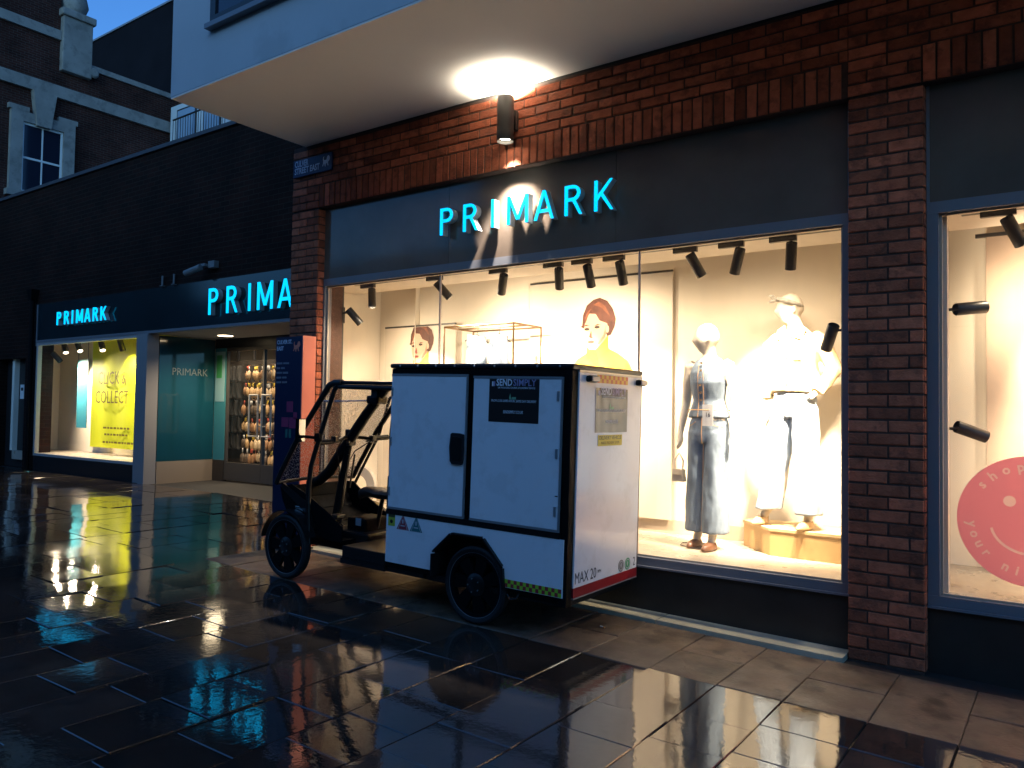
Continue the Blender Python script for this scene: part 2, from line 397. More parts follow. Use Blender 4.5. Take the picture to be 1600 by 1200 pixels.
# ================================================================ overhanging upper floor
t = thing('overhanging_upper_floor', (-1, 0, 4.04), 'white rendered upper floor jutting out over the shop front', 'building')
boxo('wall', (-6.15, -1.5, 4.05), (4.5, 3.5, 10.5), M['render'], t)
boxo('soffit', (-6.15, -1.497, 4.035), (4.5, .0, 4.0495), M['soffit'], t)
boxo('soffit_shadow_gap', (-6.1, -.075, 4.015), (4.5, -.02, 4.034), M['black'], t)
wn = MB()
for (x0, x1) in ((-5.57, -3.6), (-2.4, -.4)):
    o = MB().box((x0, -1.53, 4.50), (x1, -1.485, 4.56)).box((x0, -1.53, 5.9), (x1, -1.485, 5.96)).box((x0, -1.53, 4.561), (x0+.07, -1.485, 5.899)).box((x1-.07, -1.53, 4.561), (x1, -1.485, 5.899)).build('window', M['black'], t)
    boxo('pane', (x0+.071, -1.515, 4.562), (x1-.071, -1.503, 5.898), M['darkglass'], o)
    boxo('sill', (x0-.03, -1.56, 4.46), (x1+.03, -1.47, 4.499), M['alu'], o)

# ================================================================ main and right shop fronts
def shopfront(x0, x1, joints, label, fasc_end=True):
    t = thing('shopfront', ((x0+x1)/2, 0, gz((x0+x1)/2)), label, 'shop front')
    fw = .055
    f = MB()
    f.box((x0, -.004, .385), (x1, .09, .442)).box((x0, -.004, 2.645), (x1, .09, 2.712))
    f.box((x0, -.002, .4422), (x0+.06, .088, 2.6448)).box((x1-.045, -.002, .4422), (x1, .088, 2.6448))
    fr = f.build('window_frame', M['alu'], t)
    # inner gasket and bead
    q = MB(); q.box((x0+.0601, .03, .4425), (x0+.075, .05, 2.644)).box((x1-.06, .03, .4425), (x1-.0451, .05, 2.644)).box((x0+.076, .03, .4423), (x1-.061, .05, .455)).box((x0+.076, .03, 2.632), (x1-.061, .05, 2.6447))
    q.build('glazing_bead', mat('pale_glazing_bead', (.38, .33, .27), .4), fr)
    edges = [x0+.062]+joints+[x1-.047]
    for a, b in zip(edges, edges[1:]): boxo('pane', (a+.004, .036, .443), (b-.004, .044, 2.644), M['glass'], t)
    for j in joints: boxo('glass_joint', (j-.006, .030, .443), (j+.006, .048, 2.644), mat('silicone_joint', (.50, .40, .33), .5), t)
    boxo('stall_riser', (x0, .012, gz(x1)-.03), (x1, .08, .3848), M['riser'], t)
    # drip sill
    boxo('drip_sill', (x0, -.022, .372), (x1, .011, .3846), M['alu'], t)
    # fascia panels with fine joints
    n = 3; L = (x1-x0-.03)/n
    for k in range(n):
        boxo('fascia_panel', (x0+.016+k*L, .0, 2.7125), (x0+.016+(k+1)*L-.003, .03, 3.398), M['fascia'], t)
    boxo('fascia_trim', (x0, -.006, 2.7125), (x0+.0155, .032, 3.398), M['alu'], t); boxo('fascia_trim', (x1-.0145, -.006, 2.7125), (x1, .032, 3.398), M['alu'], t)
    boxo('fascia_backing', (x0, .035, 2.7125), (x1, .09, 3.4), M['black'], t)
    return t
shopfront(-5.966, -1.112, [-4.458, -2.558], 'wide lit shop front with grey frame and dark gloss fascia behind the cargo vehicle')
shopfront(-.693, 2.62, [1.0], 'right hand shop front with the pink smiling sticker')
# concrete threshold strip at the foot of the main window
b = MB(); xs = [-5.9, -4.6, -3.4, -2.3, -1.112]
for k in range(len(xs)-1):
    a, c = xs[k]+.003, xs[k+1]-.003
    b.prism([(a, -.19, gz(a)-.02), (c, -.19, gz(c)-.02), (c, -.19, gz(c)+.022), (a, -.19, gz(a)+.022)], (0, .20, 0))
s = b.build('concrete_threshold_strip', M['conc']); tag(s, 'pale concrete strip along the foot of the main shop window', 'threshold')

# display rooms behind the glass
def st(name, a, b, m): return tag(boxo(name, a, b, m), kind='structure')
st('display_floor', (-6.30, .09, .30), (2.62, 1.5, .445), M['dfloor'])
st('display_back_wall', (-6.30, 1.15, .446), (2.62, 1.25, 3.1), M['cream'])
st('display_skirting', (-6.29, 1.135, .447), (-.91, 1.149, .56), mat('skirting', (.55, .46, .36), .5))
st('display_side_wall', (-6.40, .255, .446), (-6.30, 1.149, 3.1), M['cream'])
st('display_partition', (-.95, .095, .446), (-.80, 1.149, 2.6885), M['cream'])
st('display_bulkhead', (-6.29, .095, 2.69), (2.60, .755, 3.1), M['ceil'])
st('display_ceiling', (-6.29, .756, 2.98), (2.60, 1.149, 3.1), M['ceil'])
st('display_wall_step', (-5.72, 1.085, .447), (-5.715, 1.149, 2.98), M['cream'])
st('window_jamb', (-6.05, .092, .446), (-5.94, .17, 2.6895), mat('cream_jamb', (.62, .55, .46), .6))
st('window_jamb', (-.765, .092, .446), (-.60, .16, 2.6895), MATS['cream_jamb'])

# ================================================================ lettering made of strokes
def glyph(ch, t):
    arc = lambda cx, cz, rx, rz, a0, a1, n=9: [(cx+rx*math.cos(R(a0+(a1-a0)*k/n)), cz+rz*math.sin(R(a0+(a1-a0)*k/n))) for k in range(n+1)]
    h = t/2
    bowl = lambda w: [(h, 0), (h, 1-h), (w*.52, 1-h)]+arc(w*.52, .735, w*.48-h, .265-h, 90, -90)[1:]+[(t*.98, .47+h)]
    if ch == 'P': return .58, [bowl(.58)]
    if ch == 'R': return .62, [bowl(.58), [(.33, .50), (.60, -.05)]]
    if ch == 'I': return t, [[(h, 0), (h, 1)]]
    if ch == 'M': return .86, [[(h, 0), (h, 1.0)], [(.86-h, 0), (.86-h, 1.0)], [(h*1.2, 1.02), (.43, .16)], [(.86-h*1.2, 1.02), (.43, .16)]]
    if ch == 'A': return .76, [[(h*.9, -.03), (.38, 1.03)], [(.76-h*.9, -.03), (.38, 1.03)], [(.17, .30), (.59, .30)]]
    if ch == 'K': return .66, [[(h, 0), (h, 1)], [(.60, 1.05), (t*.6, .38)], [(.24, .56), (.62, -.05)]]
def ribbon(path, t):
    P = [Vector((p[0], p[1])) for p in path]; Lp, Rp = [], []
    for i, p in enumerate(P):
        d0 = (p-P[i-1]).normalized() if i else None; d1 = (P[i+1]-p).normalized() if i < len(P)-1 else None
        d0 = d0 or d1; d1 = d1 or d0
        n0, n1 = Vector((-d0.y, d0.x)), Vector((-d1.y, d1.x)); mt = (n0+n1).normalized(); k = min(1/max(mt.dot(n0), .3), 1.6)
        Lp.append(p+mt*k*t/2); Rp.append(p-mt*k*t/2)
    return Lp, Rp
def letter(parent, ch, x, z, h, y0, y1, t=.105, glow='cyan', shell='cyanface', sx=1.):
    """channel letter: body from the wall side y1 to the street side y0, lit face on top of it"""
    wd, strokes = glyph(ch, t); body, face = MB(), MB()
    for k, pth in enumerate(strokes):
        Lp, Rp = ribbon(pth, t); cl = lambda v: min(max(v, 0), 1); e = .0016*k
        for i in range(len(pth)-1):
            q = [Lp[i], Lp[i+1], Rp[i+1], Rp[i]]
            pts = [(x+v.x*h*sx, y0+.012+e, z+cl(v.y)*h) for v in q]
            body.prism(pts, (0, y1-y0-.012-e*2, 0))
            face.prism([(p[0], y0+e, p[2]) for p in pts], (0, .0118, 0))
    o = body.build('letter', M[shell], parent); face.build('letter_face', M[glow], o); return wd*h*sx
def sign(name, s, xs, z, h, y0, y1, label, t=.105, sx=1., fix=True):
    th = thing(name, (xs[0], y1, z), label, 'shop sign')
    for ch, x in zip(s, xs):
        letter(th, ch, x, z, h, y0, y1, t, sx=sx)
    return th
sign('shop_sign', 'PRIMARK', [-4.355, -4.105, -3.812, -3.655, -3.395, -3.118, -2.862], 2.937, .226, -.105, -.028, 'cyan lit PRIMARK letters on the fascia above the cargo vehicle', sx=1.02)
sign('shop_sign', 'PRIMARK', [-10.285, -9.85, -9.345, -9.145, -8.70, -8.22, -7.78], 2.80, .385, 1.60, 1.69, 'large cyan lit PRIMARK letters over the shop entrance, partly hidden by the brick corner', t=.12, sx=1.0)
sign('shop_sign', 'PRIMARK', [-14.955, -14.68, -14.40, -14.24, -13.95, -13.66, -13.40], 2.892, .235, 1.60, 1.69, 'small cyan lit PRIMARK letters above the window with the yellow banner', t=.15, sx=1.12)

# ================================================================ wall lamp
def wall_lamp():
    x, y = -3.62, -.19
    t = thing('wall_lamp', (x, -.08, 3.75), 'black cylinder wall lamp shining up and down above the main sign', 'wall lamp')
    sh = MB().lathe([(.052, 3.70), (.066, 3.575), (.066, 3.575), (.0665, 3.58), (.0665, 3.925), (.060, 3.93), (.060, 3.80), (.052, 3.80)], (x, y, 0), (0, 0, 1), 28).build('lamp_shade', M['lampblack'], t, smooth=True)
    boxo('wall_bracket', (x-.05, -.125, 3.68), (x+.05, -.081, 3.84), M['lampblack'], t, c=.006)
    em = mat('lamp_glow', (.8, .8, .8), .4, emit=(1, .86, .66), estr=28)
    MB().lathe([(.0, 3.60), (.048, 3.602)], (x, y, 0), (0, 0, 1), 20).build('lower_lens', em, t)
    MB().lathe([(.0, 3.872), (.048, 3.870)], (x, y, 0), (0, 0, 1), 20).build('upper_lens', em, t)
    spotlight('down_beam', t, (x, y, 3.585), (x, y+.02, 2), 380, (1, .92, .80), 74, .55, .035)
    spotlight('up_beam', t, (x, y, 3.898), (x, y, 5), 1050, (1, .88, .70), 172, 1., .045)
wall_lamp()

# ================================================================ street name plate and standing sign
LION = [(0, .1), (.12, .06), (.16, .22), (.3, .26), (.34, .04), (.46, .0), (.44, .12), (.52, .3), (.62, .3), (.72, .06), (.86, .04), (.8, .16), (.78, .4), (.9, .46), (1.0, .62), (.98, .82), (.86, .98), (.7, .94), (.62, .8), (.56, .62), (.3, .6), (.2, .66), (.16, .84), (.24, .96), (.12, .9), (.08, .7), (.12, .5), (.1, .3)]
def lion(parent, o, right, up, s, m):
    rt, u = Vector(right), Vector(up); o = Vector(o); n = rt.cross(u)
    MB().prism([(o+rt*p[0]*s+u*p[1]*s)[:] for p in LION], (n*.0015)[:]).build('lion_emblem', m, parent)
t = thing('street_name_sign', (-6.04, -.085, 3.75), 'small blue CULVER STREET EAST name plate with lion high on the corner', 'street sign')
lm = mat('plate_print', (.55, .60, .72), .5)
pl = mat('blue_name_plate', (.008, .018, .085), .55)
boxo('plate', (-6.29, -.105, 3.735), (-5.73, -.085, 3.905), pl, t, c=.004)
txt('lettering', 'CULVER', lm, t, (-6.265, -.1075, 3.818), (1, 0, 0), (0, 0, 1), .085, align='LEFT', bold=.002, fit=.20)
txt('lettering', 'STREET EAST', lm, t, (-6.265, -.1075, 3.748), (1, 0, 0), (0, 0, 1), .085, align='LEFT', bold=.002, fit=.365)
lion(t, (-5.86, -.1065, 3.775), (1, 0, 0), (0, 0, 1), .105, lm)

t = thing('standing_street_sign', (-6.1, -.25, gz(-6.1)), 'navy standing CULVER ST. EAST sign with coral side edge against the brick corner', 'sign')
boxo('sign_panel', (-6.21, -.32, gz(-6.1)+.04), (-5.83, -.20, 2.13), M['navy'], t)
boxo('side_edge', (-5.8298, -.321, gz(-6.1)+.03), (-5.815, -.17, 2.135), M['coral'], t)
boxo('base_plate', (-6.24, -.35, gz(-6.1)-.004), (-5.80, -.16, gz(-6.1)+.029), M['black'], t)
F = -.3215
txt('lettering', 'CULVER ST.', lm, t, (-6.195, F, 2.055), (1, 0, 0), (0, 0, 1), .052, align='LEFT', bold=.0012, fit=.22)
txt('lettering', 'EAST', lm, t, (-6.195, F, 1.995), (1, 0, 0), (0, 0, 1), .052, align='LEFT', sx=.85, bold=.0015)
lion(t, (-5.955, F, 1.985), (1, 0, 0), (0, 0, 1), .10, M['coral'])
q = MB(); sg = random.Random(2)
for k in range(5):   # lines of print too small to read
    x = -6.195
    for _ in range(2):
        w_ = sg.uniform(.05, .085); q.box((x, F, 1.872-k*.045), (x+w_, F+.0014, 1.890-k*.045)); x += w_+.015
q.build('small_print', mat('dim_print', (.16, .17, .21), .5), t)
mg = mat('map_magenta', (.30, .03, .10), .5); gn = mat('map_green', (.03, .16, .13), .5)
q = MB()
for (x, z, a, b_) in ((-6.03, 1.42, .09, .10), (-6.10, 1.28, .10, .09), (-5.99, 1.27, .11, .10), (-5.93, 1.36, .05, .06)): q.box((x, F, z), (x+a, F+.0014, z+b_))
q.build('map_blocks', mg, t); MB().box((-6.04, F, 1.18), (-6.01, F+.0014, 1.26)).box((-5.99, F, 1.18), (-5.96, F+.0014, 1.26)).build('map_greens', gn, t)

# ================================================================ spot lamps inside the windows
LENS = mat('spot_lens', (.9, .85, .75), .3, emit=(1, .84, .60), estr=6)
def spot_lamp(loc, aim, label, power, mount='ceiling', angle=62, spill=48, group='spot lamps along the ceiling track'):
    """loc is the pivot of the can; aim the point lit"""
    t = thing('spot_lamp', loc, label, 'spot lamp', group)
    p = Vector(loc); d = (Vector(aim)-p).normalized()
    if mount == 'ceiling':
        boxo('track_adapter', (p.x-.15, p.y-.018, 2.652), (p.x+.035, p.y+.018, 2.6885), M['lampblack'], t, c=.003)
        MB().tube([(p.x, p.y, 2.652), (p.x, p.y, p.z)], .009, 8).build('stem', M['lampblack'], t)
    else:
        s = mount
        boxo('track_adapter', (p.x+s*.12-.018, p.y-.018, p.z-.10), (p.x+s*.12+.018, p.y+.018, p.z+.06), M['lampblack'], t, c=.003)
        MB().tube([(p.x+s*.102, p.y, p.z), (p.x, p.y, p.z)], .009, 8).build('stem', M['lampblack'], t)
    a = p-d*.03; L = .175; r = .0375
    MB().lathe([(r*.6, -.006), (r*.62, .03), (r*.92, .034), (r*.92, -.012), (r, -.008), (r, L), (r*.9, L+.002), (r*.88, L-.018)], a, d, 22).build('can', M['lampblack'], t, smooth=True)
    MB().lathe([(0, L-.02), (r*.87, L-.019)], a, d, 18).build('lens', LENS, t)
    spotlight('beam', t, a+d*(L+.004), a+d*2, power, WARM, angle, .9, .03)
    if spill: spotlight('spill', t, a+d*(L+.006), a+d*2, spill, WARM, 168, 1., .03)
TZ = 2.60; SP = 440
spot_lamp((-5.60, .33, TZ), (-5.40, .22, 1.2), 'spot lamp nearest the left end of the main window track', 40)
spot_lamp((-4.73, .33, TZ), (-4.15, .95, 1.7), 'second spot lamp from the left, in front of the first glass joint', SP)
spot_lamp((-4.00, .33, TZ), (-4.55, .85, 1.6), 'spot lamp above the hanging denim, tilted to the left', SP)
spot_lamp((-3.44, .34, TZ), (-3.85, 1.1, 1.65), 'left one of three close spot lamps above the woman poster', SP)
spot_lamp((-3.165, .34, TZ), (-3.30, 1.1, 1.5), 'middle one of three close spot lamps above the woman poster', SP*.8)
spot_lamp((-2.875, .34, TZ), (-2.95, 1.1, 1.2), 'right one of three close spot lamps above the woman poster', SP*.35, spill=15)
spot_lamp((-2.28, .34, TZ), (-1.86, .9, 1.55), 'spot lamp above the denim mannequin, tilted right', SP*1.6, spill=15)
spot_lamp((-1.93, .34, TZ), (-2.35, .72, 1.5), 'spot lamp between the two mannequins, tilted left', SP*.22, spill=15)
spot_lamp((-1.565, .34, TZ), (-1.75, .80, 1.5), 'upright spot lamp above the mannequin in the beige jacket', SP*1.5, spill=15)
spot_lamp((-5.86, .30, 2.42), (-5.45, 1.0, 1.55), 'spot lamp on the upright left track of the main window', SP*1.2, mount=-1, group='spot lamps on upright tracks')
spot_lamp((-1.29, .30, 2.02), (-1.75, .85, 1.05), 'spot lamp at the right edge of the main window, level with the jacket sleeve', SP*1.1, mount=1, group='spot lamps on upright tracks')
spot_lamp((-.30, .30, TZ), (.25, 1.0, 1.4), 'spot lamp at the top left of the right window', SP*1.2)
spot_lamp((-.545, .30, 2.115), (.1, .80, 2.2), 'upper spot lamp on the upright track of the right window', SP*.7, mount=-1, group='spot lamps on upright tracks')
spot_lamp((-.545, .30, 1.395), (.05, .7, 1.15), 'lower spot lamp on the upright track of the right window', SP*.7, mount=-1, group='spot lamps on upright tracks')
for x in (.9, 1.9): spot_lamp((x, .34, TZ), (x+.2, 1.0, 1.3), 'spot lamp %s along the right window track' % ('further' if x < 1 else 'furthest'), SP)
def track(a, b, label):
    tag(boxo('lamp_track', a, b, M['lampblack']), label, 'lamp track')
track((-5.85, .322, 2.6886), (-1.2, .358, 2.6899), 'thin dark lamp track along the main window ceiling')
track((-.55, .322, 2.6886), (2.5, .358, 2.6899), 'thin dark lamp track along the right window ceiling')
track((-5.998, .282, .446), (-5.982, .318, 2.688), 'upright dark lamp track at the left end of the main window')
track((-1.172, .282, .446), (-1.156, .318, 2.64), 'upright dark lamp track at the right end of the main window')
track((-.683, .282, .446), (-.667, .318, 2.64), 'upright dark lamp track at the left end of the right window')

# ================================================================ posters in the main window
skin = mat('poster_skin', (.50, .33, .23), .6); hairm = mat('poster_hair', (.085, .022, .010), .6, var=.42, vscale=16)
jack = mat('poster_mustard_coat', (.48, .29, .025), .6, var=.06, vscale=5); jackd = mat('poster_coat_shade', (.25, .12, .015), .6); lipm = mat('poster_lips', (.20, .035, .025), .6); eyem = mat('poster_eyes', (.03, .014, .008), .6)
def woman_poster(x0, x1, z0, z1, cx, cz, k, label, y=1.10):
    """hanging print of a woman's head and coat; cx, cz chin, k size of the head"""
    t = thing('poster', ((x0+x1)/2, y, z0), label, 'poster', 'posters of a woman in a coat')
    boxo('sheet', (x0, y, z0), (x1, y+.012, z1), mat('poster_sheet', (.62, .55, .46), .55, var=.02, vscale=2), t)
    MB().box((x0, y-.006, z1), (x1, y+.016, z1+.018)).build('top_rail', M['lampblack'], t)
    def layer(name, pts, m, d):
        P = [(min(max(cx+p[0]*k, x0+.004), x1-.004), y-d, min(max(cz+p[1]*k, z0+.004), z1-.004)) for p in pts]
        return MB().prism(P, (0, .0008, 0)).build(name, m, t)
    el = lambda a, b, rx, rz, n=18, a0=0, a1=360: [(a+rx*math.cos(R(a0+(a1-a0)*i/n)), b+rz*math.sin(R(a0+(a1-a0)*i/n))) for i in range(n)]
    layer('coat', [(-.55, -1.6), (-.62, -.9), (-.52, -.42), (-.35, -.22), (-.12, -.10), (.30, -.02), (.52, -.12), (.75, -.28), (.86, -.5), (.95, -.95), (1.0, -1.6)], jack, .001)
    layer('coat_shade', [(.62, -1.6), (.60, -.85), (.66, -.45), (.70, -.28), (.86, -.5), (.95, -.95), (1.0, -1.6)], jackd, .002)
    layer('coat_shade', [(-.02, -1.6), (.0, -.9), (.08, -.5), (.10, -.5), (.03, -.9), (.02, -1.6)], jackd, .002)
    layer('neck', [(-.06, .1), (.30, .2), (.28, -.1), (-.05, -.1)], skin, .003)
    layer('collar', [(-.14, .04), (-.08, -.04), (.05, -.06), (.22, .10), (.32, .22), (.34, -.06), (.10, -.22), (.02, -.32), (-.14, -.24)], jack, .004)
    layer('collar_shade', [(-.14, .04), (-.08, -.04), (.06, -.05), (.10, -.16), (.12, -.34), (.0, -.30), (-.13, -.22)], jackd, .005)
    layer('hair', [(-.24, .40), (-.22, .62), (-.14, .80), (.0, .90), (.14, .93), (.30, .86), (.42, .70), (.48, .52), (.46, .38), (.38, .22), (.30, .20), (.2, .5), (-.1, .55)], hairm, .005)
    layer('face', [(-.20, .46), (-.20, .30), (-.16, .12), (-.08, .0), (.02, -.03), (.14, .04), (.26, .18), (.32, .36), (.28, .52), (.12, .62), (-.08, .64)], skin, .006)
    layer('fringe', [(-.20, .44), (-.2, .62), (-.1, .76), (.05, .84), (.2, .8), (.34, .6), (.36, .42), (.24, .46), (.14, .50), (.06, .62), (-.04, .70), (-.14, .58), (-.20, .36), (-.27, .40)], hairm, .007)
    hl = mat('poster_hair_light', (.17, .05, .02), .6, var=.3, vscale=30)
    layer('hair_light', [(.0, .80), (.12, .86), (.26, .76), (.36, .58), (.30, .62), (.18, .74), (.06, .78)], hl, .0071); layer('hair_light', [(-.18, .56), (-.12, .68), (-.04, .74), (-.10, .62), (-.16, .46)], hl, .0071)
    for ex in (-.13, .09): layer('eye', el(ex, .345+(.03 if ex > 0 else 0), .058, .026, 12), eyem, .0072)
    for ex in (-.14, .10): layer('eyebrow', [(ex-.075, .395), (ex-.01, .435), (ex+.075, .415), (ex, .41)], hairm, .0072)
    layer('nose', [(-.085, .20), (-.04, .165), (.015, .19), (-.02, .195), (-.03, .30), (-.045, .30)], lipm, .0072)
    layer('mouth', el(-.04, .10, .075, .030, 12), lipm, .0072)
    layer('cheek_shade', [(.14, .05), (.26, .18), (.32, .36), (.28, .40), (.22, .22), (.10, .06)], mat('poster_skin_shade', (.30, .16, .10), .6), .0068)
    layer('ear', el(.31, .33, .035, .07, 10), skin, .0072)
    return t
woman_poster(-4.241, -2.775, .56, 2.67, -3.545, 2.05, .48, 'large hanging poster of a red haired woman in a mustard coat')
woman_poster(-6.17, -5.165, .62, 2.345, -5.68, 1.98, .46, 'smaller poster of a woman in a coat at the left of the window')

# ================================================================ hanging rail with denim
denim = mat('light_blue_denim', (.155, .205, .275), .8, var=.14, vscale=22, bump=.3, bscale=160)
denim2 = mat('dark_blue_denim', (.09, .12, .18), .8, var=.16, vscale=22, bump=.3, bscale=160)
stitch = mat('tan_stitching', (.55, .33, .16), .7)
t = thing('garment_rack', (-4.5, .75, .445), 'thin bronze metal cube rack behind the cargo box', 'garment rack')
bz = mat('bronze_tube', (.16, .10, .055), .35, metal=.7)
X0, X1, Y0, Y1, Z1 = -4.82, -4.02, .52, .96, 2.24
for x in (X0, X1):
    for y in (Y0, Y1): MB().tube([(x, y, .446), (x, y, Z1)], .009, 8).build('post', bz, t)
for p in ([(X0, Y0, Z1), (X1, Y0, Z1)], [(X0, Y1, Z1), (X1, Y1, Z1)], [(X0, Y0, Z1), (X0, Y1, Z1)], [(X1, Y0, Z1), (X1, Y1, Z1)], [(X0, .74, Z1), (X1, .74, Z1)]): MB().tube(p, .009, 8).build('rail', bz, t)
def hanging(x, label, m, w1, w2, z0):
    t = thing('hanging_denim_garment', (x, .74, Z1-.1), label, 'garment', 'denim garments hanging in the rack')
    MB().tube([(x, .74, Z1-.005), (x+.012, .74, Z1+.012), (x+.01, .74, Z1-.03), (x, .74, Z1-.06)], .003, 6).build('hook', M['chrome'], t)
    MB().tube([(x-.03, .60, Z1-.13), (x, .74, Z1-.06), (x+.03, .88, Z1-.13)], .006, 6).build('hanger', M['black'], t)
    n = 26; b = MB(); vs = []; rows = 14
    rg = random.Random(int(x*100))
    ph = [rg.uniform(0, 6) for _ in range(4)]
    for i in range(rows):
        f = i/(rows-1); z = Z1-.075-f*(Z1-.075-z0); ww = w1+(w2-w1)*f if i else .03; dd = .03+.05*f
        for k in range(n):
            a = 2*math.pi*k/n; fold = 1+.16*f*math.sin(5*a+ph[0]+f*2)+.1*f*math.sin(8*a+ph[1])
            vs.append((x+math.cos(a)*ww*fold, .74+math.sin(a)*(.13+.02*f)*fold, z+.015*math.sin(a*3+ph[2])*f))
    fs = [(i*n+k, i*n+(k+1) % n, (i+1)*n+(k+1) % n, (i+1)*n+k) for i in range(rows-1) for k in range(n)]+[tuple(range(n))]
    b.add(vs, fs); b.build('cloth', m, t, smooth=True)
    return t
hanging(-4.60, 'pale denim dress hanging on the left of the cube rack', denim, .06, .10, 1.25)
hanging(-4.34, 'darker denim trousers hanging near the middle of the cube rack', denim2, .05, .07, 1.05)

# ================================================================ mannequins
def solid(name, b, m, parent, voxel=.011, smooth=4, fold=0., fs=14.):
    """fuse overlapping shells into one continuous skin"""
    o = b.build(name+'_tmp', m, None); o.modifiers.new('r', 'REMESH').mode = 'VOXEL'; o.modifiers['r'].voxel_size = voxel
    s = o.modifiers.new('s', 'SMOOTH'); s.iterations = smooth; s.factor = .5
    dg = bpy.context.evaluated_depsgraph_get(); me = bpy.data.meshes.new_from_object(o.evaluated_get(dg)); bpy.data.objects.remove(o)
    me.name = name
    if fold:
        nn = [v.normal.copy() for v in me.vertices]
        for v, q in zip(me.vertices, nn):
            c = v.co; v.co = c+q*fold*(noise.noise(Vector((c.x*fs*1.5, c.y*fs*1.5, c.z*fs*.45+c.x*4)))+.5*noise.noise(Vector((c.x*fs*3, c.y*fs*3, c.z*fs*1.2+7))))
    me.polygons.foreach_set('use_smooth', [True]*len(me.polygons))
    me.materials.clear(); me.materials.append(m)
    q = bpy.data.objects.new(name, me); col.objects.link(q); q.parent = parent; ORG[q.as_pointer()] = Vector((0, 0, 0)); return q
def loft(b, rings, n=20, yaw=0.):
    """rings: (x, y, z, rx, ry)"""
    vs = []
    for (x, y, z, rx, ry) in rings:
        for k in range(n):
            a = 2*math.pi*k/n; px, py = rx*math.cos(a), ry*math.sin(a)
            vs.append((x+px*math.cos(yaw)-py*math.sin(yaw), y+px*math.sin(yaw)+py*math.cos(yaw), z))
    fs = [(i*n+k, i*n+(k+1) % n, (i+1)*n+(k+1) % n, (i+1)*n+k) for i in range(len(rings)-1) for k in range(n)]
    fs += [tuple(range(n-1, -1, -1)), tuple((len(rings)-1)*n+k for k in range(n))]
    b.add(vs, fs)
def head(b, c, yaw, tilt=0.):
    """bald mannequin head at c (centre); yaw 0 looks to -y"""
    bm = bmesh.new(); bmesh.ops.create_uvsphere(bm, u_segments=24, v_segments=18, radius=1)
    cyw, syw = math.cos(yaw), math.sin(yaw)
    for v in bm.verts:
        x, y, z = v.co
        px, py, pz = x*.074, y*.096, z*.118
        if z < -.1:
            k = (-z-.1)/.9; px *= 1-.42*k; py = py*(1-.30*k)-.022*k
        if y < -.75 and -.35 < z < .15: py -= .006
        nose_ = math.exp(-((x/.16)**2))*math.exp(-(((z+.16)/.16)**2))
        if y < 0: py -= .022*nose_
        brow = math.exp(-((z-.10)/.08)**2)
        if y < -.5: py -= .004*brow
        eye = math.exp(-((abs(x)-.38)/.16)**2)*math.exp(-((z-.0)/.10)**2)
        if y < -.3: py += .008*eye
        lip = math.exp(-((x/.3)**2))*math.exp(-(((z+.48)/.07)**2))
        if y < 0: py -= .006*lip
        v.co = Vector((c[0]+px*cyw-py*syw, c[1]+px*syw+py*cyw, c[2]+pz))
    b.bm(bm)
    for s in (-1, 1):
        e = Vector((s*.073, .01, -.01)); b.tube([(c[0]+(e.x)*cyw-(e.y)*syw, c[1]+e.x*syw+e.y*cyw, c[2]-.03), (c[0]+(e.x+s*.006)*cyw-(e.y+.01)*syw, c[1]+(e.x+s*.006)*syw+(e.y+.01)*cyw, c[2]+.03)], [.010, .013], 8)
def hand(b, w, d, side, curl=.3, palm=.075):
    """palm with five fingers hanging from wrist w along d"""
    w = Vector(w); d = Vector(d).normalized(); sdv = Vector((0, 1, 0)); sdv = (sdv-d*sdv.dot(d)).normalized(); inn = d.cross(sdv)*side
    b.tube([w, w+d*.035, w+d*palm], [.020, .026, .022], 10)
    for k, L in enumerate((.062, .072, .068, .052)):
        o = w+d*palm*.92+sdv*(.020-.0135*k)*1.3; m1 = o+d*L*.5; m2 = m1+(d*.8+inn*curl).normalized()*L*.5
        b.tube([o, m1, m2], [.0085, .008, .006], 7)
    o = w+d*.03-sdv*-.022; b.tube([o, o+(d*.6+sdv*.7).normalized()*.03, o+(d*.9+sdv*.3).normalized()*.06], [.010, .009, .007], 7)
man = mat('matt_cream_mannequin', (.64, .57, .48), .5)

